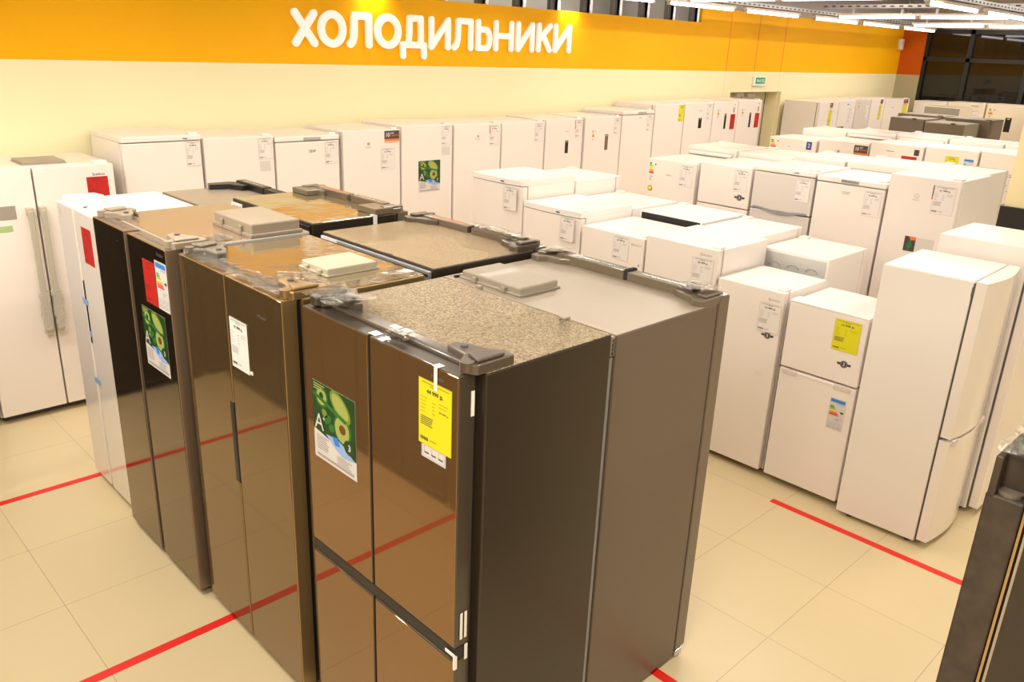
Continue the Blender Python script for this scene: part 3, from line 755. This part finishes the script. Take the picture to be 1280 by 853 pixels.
# G row, face +X (behind F3, F4, F5)
H_ = 1.765
g2 = fridge('dark refrigerator with bronze speckled top behind the gold one, rear panel showing', 'E', 2.795, 2.63, .875, .685, H_, 'brown_side', 'brown_trim', 'sparkle_top_fine', doors=sbs_doors(.875, H_+.01, .43), td=.07, hinges=False, group=GD)
hinge_big(g2, .875, H_, 1, 'hinge_brown'); hinge_big(g2, .875, H_, -1, 'hinge_brown')
raised_bar(g2, .09, .42, .058, .11, H_, .035, 'brown_trim', 'film_metal'); raised_bar(g2, .45, .82, .058, .11, H_, .035, 'brown_trim', 'orange')
film(g2, .05, .45, .02, .10, H_+.038, .014, 14, 16, 4)
mb = MB(); mb.box(.01, .865, .685, .70, .06, H_-.012, 'back_steel', .004); mb.box(.02, .855, .70, .704, H_-.036, H_-.026, 'mullion'); mb.box(.10, .70, .70, .712, H_-.075, H_-.062, 'chrome', .004); mb.box(.09, .10, .70, .712, .5, H_-.06, 'chrome', .004)
mb.build('rear_panel', g2)
mb = MB(); mb.box(.72, .86, .7005, .7015, H_-.085, H_-.012, 'paper')
for k in range(4): mb.box(.73+.03*k, .75+.03*k, .7015, .702, H_-.07, H_-.03, 'ink_soft')
mb.build('rating_label', g2)
g3 = fridge('bronze topped refrigerator with glossy film and white tape behind the dark steel one', 'E', 2.73, 3.625, .87, .60, 1.78, 'brown_side', 'brown_trim', 'gold_top', doors=sbs_doors(.87, 1.785, .43), td=.07, hinges=False, group=GD)
hinge_big(g3, .87, 1.78, 1, 'taupe'); hinge_big(g3, .87, 1.78, -1, 'taupe')
raised_bar(g3, .10, .41, .05, .105, 1.78, .04, 'brown_trim', 'film_metal'); raised_bar(g3, .45, .82, .05, .105, 1.78, .038, 'brown_trim', 'orange')
mb = MB(); mb.box(.0, .17, .10, .22, 1.782, 1.815, 'taupe', .004); mb.build('corner_block', g3)
mb = MB(); mb.box(.70, .865, .10, .22, 1.782, 1.812, 'taupe', .004); mb.build('corner_block', g3)
mb = MB(); mb.box(-.003, -.001, .21, .235, 1.70, 1.782, 'tape_white'); mb.box(-.003, .03, .21, .235, 1.783, 1.785, 'tape_white'); mb.build('tape_strip', g3)
mb = MB(); mb.box(.02, .85, .60, .612, .06, 1.765, 'mullion', .003); mb.build('rear_panel', g3)
mb = MB(); mb.box(.73, .86, .612, .6135, 1.71, 1.765, 'paper')
for k in range(3): mb.box(.745+.035*k, .765+.035*k, .6135, .614, 1.725, 1.75, 'ink_soft')
mb.build('rating_label', g3)
mb = MB(); mb.box(.03, .09, .612, .6135, 1.70, 1.74, 'blue'); mb.build('label', g3)
g4 = fridge('olive grey topped refrigerator with black hinge bar behind the white one', 'E', 2.66, 4.56, .78, .60, 1.695, 'taupe', 'mullion', 'satin_top', doors=sbs_doors(.78, 1.70, .38), td=.07, hinges=False, group=GD)
raised_bar(g4, .0, .36, .05, .115, 1.695, .04, 'black', 'mullion'); raised_bar(g4, .37, .74, .05, .115, 1.695, .045, 'black', 'chrome')
mb = MB(); mb.prism([(.56, .10), (.70, .10), (.76, .15), (.77, .30), (.70, .32), (.66, .20), (.56, .16)], 'z', 1.693, 1.73, 'black'); mb.build('hinge_cover', g4)
mb = MB(); mb.box(.02, .76, .60, .612, .06, 1.68, 'mullion', .003); mb.box(.03, .75, .612, .616, 1.655, 1.665, 'back_steel'); mb.build('rear_panel', g4)

# FR dark refrigerator at right foreground, faces +Y
WR, DR, HR = .90, .78, 1.80
fr = fridge('dark textured refrigerator at the lower right edge, only its corner in view', 'N', 2.95, .44, WR+.01, DR, HR, 'brown_side', 'textured_brown', 'sparkle_top', doors=[(0, .44, .05, HR-.002), (.45, WR+.008, .05, HR-.10)], td=.085, hinges=False, group=GD)
mb = MB(); mb.box(.45, WR-.035, .004, .075, HR-.11, HR-.004, 'textured_brown', .004); mb.box(.5, WR+.006, .003, .02, HR-.11, HR-.002, 'textured_brown', .003); mb.build('door_cap', fr)
mb = MB(); mb.cyl((WR-.03, .045, HR-.11), .030, .02, 'z', 'plastic_taupe', 20); mb.box(WR-.12, WR-.01, .07, .20, HR-.03, HR+.012, 'taupe', .006); mb.build('hinge_cover', fr)
film(fr, .55, .90, .0, .12, HR+.004, .012, 15, 12, 5)
mb = MB(); mb.box(WR+.004, WR+.0115, .088, .094, .05, HR-.1, 'gold_edge'); mb.box(WR+.004, WR+.0115, .100, .106, .05, HR-.1, 'plastic_grey'); mb.build('door_seal', fr)

# dark refrigerators just outside the frame on the left: seen mirrored in the glass doors
for k in range(5):
    fo = fridge('dark refrigerator mirrored in the glass doors, %s from the camera' % ('first', 'second', 'third', 'fourth', 'fifth')[k], 'E', .0, 1.55+.92*k, .90, .70, 1.78, 'brown_side', 'brown_side', 'inox_top', doors=sbs_doors(.90, 1.78, .42), td=.07, group=GD)
fridge('dark refrigerator by the wall behind the mirrored row at far left', 'S', -.82, 6.2, .93, .70, 1.78, 'brown_side', 'brown_side', 'inox_top', doors=sbs_doors(.93, 1.78, .42), td=.07, group=GD)
fo = fridge('dark refrigerator outside the frame to the left of the white side-by-side', 'S', .15, 6.2, .93, .70, 1.78, 'brown_side', 'brown_side', 'inox_top', doors=sbs_doors(.93, 1.78, .42), td=.07, group=GD)

# ================================================================== WALL ROW (faces -Y)
GW = 'white refrigerators and freezers standing along the cream wall'
f6 = fridge('white side-by-side refrigerator with two wrapped handles and a red tag', 'S', 1.125, 6.2, .945, .68, 1.772, 'white', 'white_front', 'white', doors=sbs_doors(.945, 1.772, .422, .06), td=.07, hinges=False, group=GW)
for sx in (.366, .444):
    mb = MB()
    mb.box(sx-.018, sx+.018, -.055, -.03, .64, 1.50, 'handle_wrap', .008, 3)
    for zz in (.62, 1.46): mb.box(sx-.02, sx+.02, -.05, .002, zz, zz+.06, 'plastic_cream', .006)
    o = mb.build('handle', f6)
    fm = MB(); rr = random.Random(4)
    for k in range(9): z0 = .66+.03*k; fm.box(sx-.022-rr.random()*.01, sx+.022+rr.random()*.012, -.058, -.027, z0, z0+.031, 'film_white')
    fm.build('plastic_film', o)
price_tag(f6, .755, 1.688, .142, .16, '64 999 р.', 'paper_r', y=-.0015, lab='red price tag')
logo(f6, 'beko', .80, 1.695, .022, 'gap', w=.08)
display(f6, .14, 1.535, .15, .09, 'mark'); strip(f6, .13, .255, 1.365, 1.405, 'pale_green', 'sticker'); 
top_box(f6, .41, .68, .16, .42, 1.772, .022, 'plastic_grey', False)
mb = MB(); mb.box(.83, .92, .05, .14, 1.771, 1.79, 'white', .005); mb.box(.03, .12, .05, .14, 1.771, 1.79, 'white', .005); mb.build('hinge_cover', f6)
mb = MB(); mb.box(.02, .92, .09, .14, .004, .06, 'gap'); mb.build('plinth', f6)

def wf(label, x0, x1, h, **k):
    return fridge(label, 'S', x0, 6.3, x1-x0, .64, h, group=GW, **k)
w1 = wf('white freezer with a separate lid, standing first right of the side-by-side', 2.175, 2.765, 1.935, lid=True)
price_tag(w1, .47, 1.885, .11, .185, '23 499 р.'); strip(w1, .45, .485, 1.905, 1.912, 'ink', 'logo', y=-.0048, th=.0006)
w2 = wf('white refrigerator with plain door and two tags, second after the side-by-side', 2.785, 3.375, 1.90)
price_tag(w2, .455, 1.885, .115, .17, '19 299 р.'); strip(w2, .46, .55, 1.62, 1.70, 'paper_w', 'sticker')
w3 = wf('white freezer with grey lid handle and dark logo on the cream wall row', 3.39, 3.995, 1.885, lid=True)
mb = MB(); mb.box(.26, .42, -.012, .0, 1.85, 1.872, 'chrome', .004); mb.build('handle', w3)
logo(w3, 'DEXP', .31, 1.745, .022, 'ink', w=.065); price_tag(w3, .465, 1.83, .115, .19, '19 999 р.')
w4 = wf('white refrigerator with black and orange warranty sticker at its top corner', 4.035, 4.65, 1.905)
warranty_sticker(w4, .44, 1.895, .165, .11); price_tag(w4, .40, 1.74, .15, .19, '21 299 р.'); logo(w4, 'INDESIT', .24, 1.75, .013, w=.055); strip(w4, .255, .28, 1.775, 1.80, 'ink_soft', 'logo_mark')
w5 = wf('white refrigerator with a bright green avocado sticker on its door', 4.668, 5.28, 1.93)
avocado_sticker(w5, .195, 1.60, .265, .30); price_tag(w5, .475, 1.915, .115, .18, '20 999 р.'); strip(w5, .48, .58, 1.64, 1.72, 'paper_w', 'sticker')
w6 = wf('white refrigerator with a round logo, just right of the avocado sticker one', 5.30, 5.925, 1.92)
price_tag(w6, .47, 1.90, .125, .20, '21 999 р.'); strip(w6, .465, .478, 1.82, 1.9, 'orange', 'sticker'); logo(w6, 'INDESIT', .28, 1.765, .013, w=.06); strip(w6, .30, .325, 1.79, 1.81, 'ink_soft', 'logo_mark')
w7 = wf('plain white refrigerator between the round logo one and the black display ones', 5.94, 6.57, 1.915)
price_tag(w7, .48, 1.90, .115, .19, '24 999 р.')
w8 = wf('white refrigerator with short black display, first of the displays on the wall row', 6.59, 7.19, 1.93)
price_tag(w8, .475, 1.915, .115, .19, '22 999 р.'); strip(w8, .462, .472, 1.82, 1.915, 'orange', 'sticker'); display(w8, .315, 1.70, .05, .14); logo(w8, 'INDESIT', .31, 1.79, .013, w=.06)
w9 = wf('white refrigerator with grey display left of the tall freezer with a silver grip', 7.225, 7.865, 1.935)
price_tag(w9, .51, 1.915, .115, .18, '26 999 р.'); display(w9, .36, 1.74, .055, .18, 'taupe'); energy_mini(w9, .13, 1.79, .05, .12)
w10 = wf('tall white freezer with a silver grip on its lid, in the wall row', 7.88, 8.49, 1.99, lid=True)
mb = MB(); mb.box(.29, .45, -.012, .0, 1.957, 1.978, 'chrome', .004); mb.build('handle', w10)
logo(w10, 'DEXP', .32, 1.90, .018, 'ink_soft', w=.05); price_tag(w10, .475, 1.945, .115, .20, '26 999 р.')
w11 = wf('tall white refrigerator with a yellow price tag in the wall row', 8.51, 9.12, 2.055)
price_tag(w11, .49, 2.04, .115, .20, '27 999 р.', 'paper_y', lab='yellow price tag')
w12 = wf('tall white refrigerator with short black display right of the yellow tag', 9.135, 9.77, 2.06)
price_tag(w12, .50, 2.045, .115, .20, '33 999 р.'); display(w12, .325, 1.87, .07, .13); logo(w12, 'BEKO', .32, 1.955, .013, w=.06)
w13 = wf('tall white refrigerator with red tag, second from the exit door', 9.79, 10.38, 2.062)
w14 = wf('tall white refrigerator with red tag standing right beside the exit door', 10.395, 11.01, 2.075)
for q, a in ((w13, .43), (w14, .46)):
    price_tag(q, a, 1.90, .115, .20, '45 999 р.', 'paper_r', lab='red price tag'); display(q, a-.15, 1.91, .045, .20); energy_mini(q, .10, 1.965, .06, .11); strip(q, a+.05, a+.085, 1.92, 1.99, 'ink_soft', 'sticker'); strip(q, a+.06, a+.085, 2.02, 2.035, 'ink_soft', 'logo')

# far wall row (beyond the exit door)
GF = 'far white refrigerators beyond the exit door'
def ff(label, x0, x1, h, **k): return fridge(label, 'S', x0, 6.3, x1-x0, .62, h, group=GF, feet=False, base=.0, **k)
r1 = ff('far white refrigerator with orange and yellow tags, its side facing the exit door', 12.78, 13.42, 2.02)
warranty_sticker(r1, .33, 2.00, .10, .09); price_tag(r1, .32, 1.89, .10, .26, None, 'paper_y')
r2 = ff('far white refrigerator with a small blue mark, second past the exit door', 13.44, 14.03, 2.03)
strip(r2, .28, .34, 1.96, 1.98, 'blue', 'logo'); price_tag(r2, .36, 1.90, .12, .22, None); avocado_sticker(r2, .0, 1.62, .26, .3)
r3 = ff('far white refrigerator with energy stickers, third past the exit door', 14.05, 14.61, 2.035, door='silverwhite')
energy_mini(r3, .08, 1.99, .07, .12); price_tag(r3, .38, 1.97, .12, .26, None)
r4 = ff('far white refrigerator with yellow tag, fourth past the exit door', 14.63, 15.17, 2.045)
warranty_sticker(r4, .36, 2.03, .10, .09); price_tag(r4, .34, 1.93, .10, .24, None, 'paper_y')
r5 = ff('far wide white refrigerator with orange and yellow stickers nearest the dark window', 15.19, 16.25, 2.03)
warranty_sticker(r5, .80, 2.02, .20, .09); price_tag(r5, .79, 1.93, .20, .24, None, 'paper_y'); strip(r5, .3, .4, 1.88, 1.89, 'ink_soft', 'logo')

# window-side row, faces -X
def fs(label, yh, yl, h, **k): return fridge(label, 'W', 16.42, yh, yh-yl, .64, h, group='refrigerators standing before the dark windows', feet=False, base=.0, **k)
s1 = fs('white refrigerator before the dark windows, beside the far wall row', 6.28, 5.70, 2.0)
s2 = fs('cream refrigerator with paper notice, second before the dark windows', 5.68, 5.05, 2.02, body='cream_front', door='cream_front')
price_tag(s2, .36, 1.90, .17, .26, None); strip(s2, .40, .52, 1.965, 1.98, 'ink_soft', 'logo')
s3 = fs('cream refrigerator with black display and red tag before the dark windows', 5.03, 4.02, 2.03, body='cream_front', door='cream_front')
display(s3, .34, 1.82, .10, .24); price_tag(s3, .66, 1.97, .30, .25, None, 'paper_r', lab='red price tag'); energy_mini(s3, .05, 1.95, .09, .16)
s4 = fs('cream refrigerator before the dark windows, partly behind the column', 4.00, 3.3, 2.03, body='cream_front', door='cream_front')
# lone grey + taupe cluster
gq = fridge('lone grey topped refrigerator seen from behind before the cream ones', 'E', 15.25, 4.865, .54, .62, 2.0, 'cream_front', 'cream_front', 'taupe_panel', feet=False, base=0, group='taupe refrigerators in the far middle')
mb = MB(); mb.box(.0, .54, .62, .63, .05, 1.99, 'taupe_panel'); mb.build('rear_panel', gq)
GT = 'taupe refrigerators in the far middle'
for (lab, fc, X, Y, w, h, bm_, rp) in (('dark brown refrigerator at the left of the taupe cluster in the far middle', 'E', 13.52, 4.73, .50, 1.885, 'brown_trim', 'brown_trim'),
                         ('olive taupe refrigerator at the front right of the far taupe cluster', 'E', 13.52, 4.17, .55, 1.86, 'taupe_panel', 'taupe'),
                         ('taupe refrigerator behind the dark brown one in the far taupe cluster', 'W', 13.62, 5.42, .66, 1.905, 'taupe', None),
                         ('taupe refrigerator at the back right of the far taupe cluster', 'W', 13.62, 4.74, .66, 1.90, 'taupe', None)):
    q = fridge(lab, fc, X, Y, w, .62, h, bm_, 'taupe', 'taupe_panel', feet=False, base=0, group=GT)
    if rp:
        mb = MB(); mb.box(0.01, w-.01, .618, .632, .05, h-.012, rp, .003); mb.box(w*.25, w*.35, .60, .64, h-.006, h+.006, 'mullion'); mb.build('rear_panel', q)

# ================================================================== MIDDLE BLOCK (M rows)
GM = 'white refrigerators in the middle block'
MX = 4.65
def mf(label, yh, yl, h, **k):
    k.setdefault('d_', .62); d = k.pop('d_')
    return fridge(label, 'W', MX, yh, yh-yl, d, h, group=GM, **k)
m1 = mf('white refrigerator with bowed lid, highest in the near middle row beside the wall', 5.285, 4.67, 1.65, lid=True, bow=.022)
price_tag(m1, .42, 1.592, .15, .19, '12 799 р.', y=-.022)
m2 = mf('white refrigerator with bowed lid, second in the near middle row', 4.655, 4.04, 1.50, lid=True, bow=.022)
price_tag(m2, .435, 1.452, .14, .185, '10 199 р.', y=-.022)
for q, hh in ((m1, 1.65), (m2, 1.50)): strip(q, .38, .42, hh-.028, hh-.018, 'navy', 'logo', y=-.0235, th=.0006)
m3 = mf('low white refrigerator with a flat top and centred tag, third in the near middle row', 4.02, 3.43, 1.415)
price_tag(m3, .31, 1.395, .145, .17, '18 999 р.'); logo(m3, 'BOSCH', .50, 1.352, .013, w=.065, circle=True)
strip(m3, .55, .562, 1.21, 1.222, 'blue', 'sticker')
m4 = mf('white refrigerator with logo above its tag, just behind the grey near one', 3.415, 2.825, 1.452)
price_tag(m4, .395, 1.38, .165, .20, '20 999 р.'); logo(m4, 'BOSCH', .475, 1.397, .013, w=.065, circle=True)
m5 = mf('plain white refrigerator with badge under its tag, left of the yellow tag one', 2.808, 2.325, 1.280, d_=.55)
price_tag(m5, .325, 1.195, .15, .19, '15 499 р.', y=-.002); badge3(m5, .405, .985, .024); logo(m5, 'BOSCH', .40, 1.215, .012, w=.055, circle=True); strip(m5, .36, .40, .70, .74, 'paper', 'sticker')
m6 = mf('white two-door refrigerator with yellow price tag and round badge', 2.288, 1.785, 1.243, split=.815, gap=.012, d_=.53)
price_tag(m6, .305, 1.213, .16, .192, '12 999 р.', 'paper_y', lab='yellow price tag'); badge3(m6, .40, .945, .024); energy_label(m6, .358, .722, .102, .205)
mb = MB(); mb.box(.02, .12, -.006, .03, .775, .808, 'silverwhite', .006); mb.box(.12, .36, -.002, .02, .786, .804, 'white_gloss', .004); mb.box(.36, .47, -.006, .03, .775, .808, 'silverwhite', .006); mb.build('handle', m6)
mb = MB(); mb.box(0, .503, -.003, .12, 1.243, 1.256, 'white', .004); mb.build('door_top_cap', m6)
# F10: turned with its doors towards -Y, curved doors
f10 = fridge('white refrigerator with curved doors, its large plain side facing the aisle', 'S', 4.62, 1.215, .59, .54, 1.60, 'white', 'white_gloss', 'white', split=.70, gap=.02, bow=.035, td=.06, group=GM, hinges=False)
f10.rotation_euler = (0, 0, .03)
mb = MB(); mb.box(.02, .09, -.012, .03, .665, .70, 'silverwhite', .006); mb.build('handle', f10); mb = MB(); mb.box(.44, .55, -.02, .03, .665, .70, 'silverwhite', .006); mb.build('handle', f10)
mb = MB(); mb.box(.008, .01, .015, .025, .80, .84, 'ink_soft'); mb.box(.006, .009, .015, .03, .86, .87, 'ink_soft'); mb.build('sticker', f10)
mb = MB(); mb.box(.0, .03, .058, .074, 1.52, 1.57, 'gap'); mb.build('hinge', f10)
f10b = fridge('white refrigerator with plain flat top standing right behind the curved-door one', 'S', 5.26, 1.15, .57, .56, 1.70, 'white', 'white_gloss', 'white', group=GM)
# second M row, backs visible, faces +X
def me(label, yl, yh, h, **k): return fridge(label, 'E', MX+1.26, yl, yh-yl, .60, h, group=GM, feet=False, base=0, **k)
e1 = me('white refrigerator behind the highest one of the near middle row', 4.69, 5.28, 1.60, rear='coil')
e2 = me('white refrigerator behind the second bowed lid one', 4.06, 4.67, 1.465, rear='foam')
e3 = me('white refrigerator with a dark strip across its rear edge', 3.40, 3.99, 1.465, rear='dark')
e4 = me('white refrigerator right of the one with dark rear strip', 2.90, 3.38, 1.45)
e5 = me('white refrigerator with grey patterned rear panel behind the plain white one', 2.38, 2.88, 1.385, rear='panel')

# ================================================================== N block
GN = 'white refrigerators in the second block'
NX = 6.3
def nf(label, yh, yl, h, **k): return fridge(label, 'W', NX, yh, yh-yl, .62, h, group=GN, feet=False, base=0, **k)
n1 = nf('white refrigerator with energy sticker at its corner, leftmost of the second block', 4.69, 4.16, 1.738)
energy_mini(n1, .02, 1.70, .07, .17); price_tag(n1, .36, 1.715, .14, .19, '17 599 р.'); logo(n1, 'beko', .215, 1.60, .018, w=.06)
mb = MB(); mb.disc(.045, 1.465, .026, .026, -.001, 'green_l', 16); mb.disc(.045, 1.465, .018, .018, -.0014, 'e3', 16); mb.disc(.062, 1.455, .010, .010, -.0018, 'e5', 12); mb.build('round_sticker', n1)
n2 = nf('white refrigerator with round black badge in the second block', 4.12, 3.61, 1.77, split=1.42)
price_tag(n2, .35, 1.745, .13, .18, '20 999 р.'); badge3(n2, .42, 1.515, .028)
n3 = nf('white two-door refrigerator with lid and wavy grip line in the second block', 3.59, 3.05, 1.81, lid=True, split=1.455, door='silverwhite')
price_tag(n3, .385, 1.745, .125, .18, '17 299 р.')
mb = MB()
pts = [(.03+.48*k/12, 1.448 + .016*math.cos(k/12*2*PI)) for k in range(13)]; pts += [(.03+.48*k/12, 1.468 + .010*math.cos(k/12*2*PI)) for k in range(12, -1, -1)]
mb.prism(pts, 'y', -.012, .004, 'back_steel'); mb.build('handle', n3); strip(n3, .36, .40, 1.785, 1.792, 'navy', 'logo', y=-.0046, th=.0006)
n4 = nf('white freezer with grey lid grip and dark logo in the second block', 3.035, 2.49, 1.80, lid=True)
mb = MB(); mb.box(.20, .34, -.012, .0, 1.768, 1.79, 'chrome', .004); mb.build('handle', n4); logo(n4, 'DEXP', .22, 1.68, .022, 'ink_soft', w=.06); price_tag(n4, .395, 1.73, .13, .19, '16 699 р.')
strip(n4, .40, .42, .95, .96, 'ink', 'sticker')
n5 = nf('tall white refrigerator with round logo and photo sticker in the second block', 2.475, 1.975, 1.885)
price_tag(n5, .325, 1.84, .15, .20, '21 999 р.'); strip(n5, .318, .326, 1.76, 1.84, 'ink', 'sticker'); strip(n5, .316, .325, 1.74, 1.76, 'orange', 'sticker')
mb = MB(); cx, cz = .215, 1.745
for k in range(16):
    a0, a1 = 2*PI*k/16, 2*PI*(k+1)/16
    mb.poly([(cx+.018*math.cos(a0), cz+.018*math.sin(a0)), (cx+.018*math.cos(a1), cz+.018*math.sin(a1)), (cx+.015*math.cos(a1), cz+.015*math.sin(a1)), (cx+.015*math.cos(a0), cz+.015*math.sin(a0))], -.0008, 'ink_soft')
mb.quad(cx-.002, cx+.002, cz-.008, cz+.008, -.0008, 'ink_soft'); mb.text('INDESIT', cx, cz-.033, .009, -.0008, 'ink_soft', w=.055, center=True); mb.build('logo', n5)
mb = MB(); mb.box(.19, .27, -.0016, -.001, 1.34, 1.45, 'ink'); mb.box(.27, .40, -.0016, -.001, 1.34, 1.45, 'silverwhite'); mb.poly([(.22, 1.34), (.25, 1.38), (.235, 1.43), (.21, 1.39)], -.002, 'green'); mb.poly([(.235, 1.42), (.27, 1.43), (.27, 1.45), (.22, 1.45)], -.002, 'orange'); mb.build('photo_sticker', n5)
def ne(label, yl, yh, h, **k): return fridge(label, 'E', NX+1.28, yl, yh-yl, .62, h, group=GN, feet=False, base=0, **k)
q1 = ne('white freezer with pale ribbed back, leftmost behind the second block', 4.18, 4.72, 1.82, rear='foam')
q2 = ne('white freezer with pale ribbed back, second behind the second block', 3.62, 4.155, 1.815, rear='foam')
q3 = ne('white refrigerator behind the two-door one with wavy grip', 3.13, 3.60, 1.845)
q4 = ne('white refrigerator with wire condenser back behind the second block', 2.55, 3.11, 1.86, rear='coil')
q5 = ne('white refrigerator with glossy side, right end behind the second block', 2.05, 2.53, 1.87, door='white_gloss')

# ================================================================== P block
GP = 'white refrigerators in the third block'
PX = 9.8
def pf(label, yh, yl, h, **k): return fridge(label, 'W', PX, yh, yh-yl, .6, h, group=GP, feet=False, base=0, **k)
p1 = pf('white refrigerator with a blue sticker, leftmost in the third block', 5.43, 4.80, 1.715)
energy_mini(p1, .02, 1.68, .10, .16)
mb = MB(); mb.box(.50, .57, -.0016, -.001, 1.60, 1.695, 'navy'); mb.text('2', .535, 1.625, .05, -.002, 'paper_w', bold=.03, center=True); mb.build('sticker', p1); logo(p1, 'beko', .25, 1.61, .012, w=.05)
p2 = pf('white refrigerator with black and orange warranty sticker in the third block', 4.77, 4.16, 1.748)
warranty_sticker(p2, .44, 1.72, .165, .13); strip(p2, .24, .27, 1.61, 1.64, 'ink_soft', 'logo')
p3 = pf('white refrigerator with red tag and black sticker in the third block', 4.14, 3.54, 1.78)
price_tag(p3, .37, 1.66, .17, .12, '31 999 р.', 'paper_r', lab='red price tag'); strip(p3, .50, .555, 1.675, 1.74, 'ink', 'sticker'); strip(p3, .19, .28, 1.69, 1.70, 'ink_soft', 'logo')
p4 = pf('white refrigerator with yellow tag and energy label in the third block', 3.52, 2.97, 1.79)
price_tag(p4, .22, 1.71, .14, .16, '28 999 р.', 'paper_y', lab='yellow price tag'); energy_label(p4, .41, 1.705, .105, .22)
p5 = pf('white refrigerator next to the column, right end of the third block', 2.95, 2.35, 1.80)
price_tag(p5, .25, 1.60, .15, .20, '35 999 р.'); avocado_sticker(p5, .26, 1.15, .22, .22)
QX = 10.42
def qf(label, yl, yh, h, **k): return fridge(label, 'E', QX+.6, yl, yh-yl, .58, h, group=GP, feet=False, base=0, **k)
qf('low white freezer with cream top, left end behind the third block', 4.75, 5.33, 1.80)
qf('white refrigerator with cream edge, second behind the third block', 4.13, 4.73, 1.83, rear='foam')
qf('white refrigerator with pale blue light strip on its back, behind the third block', 3.53, 4.11, 1.845, rear='foam')
qf('white refrigerator with wire loop back, behind the third block', 2.94, 3.51, 1.84, rear='coil')
qf('white refrigerator with wire loop back beside the column', 2.40, 2.92, 1.84, rear='coil')

# ================================================================== LIGHT
def area(x, y, z, sx, sy, p, col=(1, .86, .70)):
    L = bpy.data.lights.new('hall_light', 'AREA'); L.shape = 'RECTANGLE'; L.size = sx; L.size_y = sy; L.energy = p; L.color = col
    o = bpy.data.objects.new('hall_light', L); COL.objects.link(o); o.location = (x, y, z)
    return o
WARM = (1, .925, .775)
for yy, pw in ((5.2, 22), (3.3, 26), (.7, 24), (-2.2, 26)):
    for k in range(12):
        xx = -3.2 + 1.75*k
        if xx > 16.6: continue
        f = 1.9 if xx < 1.0 else ((.80 if yy > 5 else .78) if xx < 7 else (1.05 if yy > 5 else 1.0))
        area(xx, yy, ZT-.03 if xx < 7 else ZT+.5, 1.45, .10, pw*f, WARM)
area(6.5, 7.85, 3.8, 6.5, .15, 60, WARM)  # added lamp, out of sight, brightens the recess behind the studs
# two picture spots on the sign wall
for sx in (4.85, 7.62):
    L = bpy.data.lights.new('sign_spot', 'SPOT'); L.energy = 9; L.spot_size = 2.2; L.spot_blend = .9; L.color = (1, .88, .45); L.shadow_soft_size = .03
    o = bpy.data.objects.new('sign_spot', L); COL.objects.link(o); o.location = (sx, WY-.13, 3.16); o.rotation_euler = (math.radians(40), 0, 0)
wd = bpy.data.worlds.new('world'); sc.world = wd; wd.use_nodes = True
wd.node_tree.nodes['Background'].inputs[0].default_value = (.02, .018, .02, 1)

# ================================================================== CAMERA
cam = bpy.data.cameras.new('camera'); co = bpy.data.objects.new('camera', cam); COL.objects.link(co)
yaw, pit, rol = 0.77777668, 0.34412108, 0.04053829
cy, sy, cp, sp = math.cos(yaw), math.sin(yaw), math.cos(pit), math.sin(pit)
fwd = Vector((sy*cp, cy*cp, -sp)); right = Vector((cy, -sy, 0)); up = right.cross(fwd)
r2 = right*math.cos(rol) + up*math.sin(rol); u2 = -right*math.sin(rol) + up*math.cos(rol)
M = Matrix((r2, u2, -fwd)).transposed().to_4x4(); M.translation = (0, 0, 2.66)
co.matrix_world = M
cam.sensor_width = 36; cam.lens = 1027.81/1280*36; cam.clip_start = .05
sc.camera = co
sc.view_settings.view_transform = 'Standard'; sc.view_settings.look = 'None'; sc.view_settings.exposure = 0.0
sc.cycles.use_denoising = True
sc.cycles.max_bounces = 8; sc.cycles.diffuse_bounces = 4; sc.cycles.glossy_bounces = 4; sc.cycles.transparent_max_bounces = 8
sc.cycles.caustics_reflective = False; sc.cycles.caustics_refractive = False
sc.cycles.sample_clamp_indirect = 6
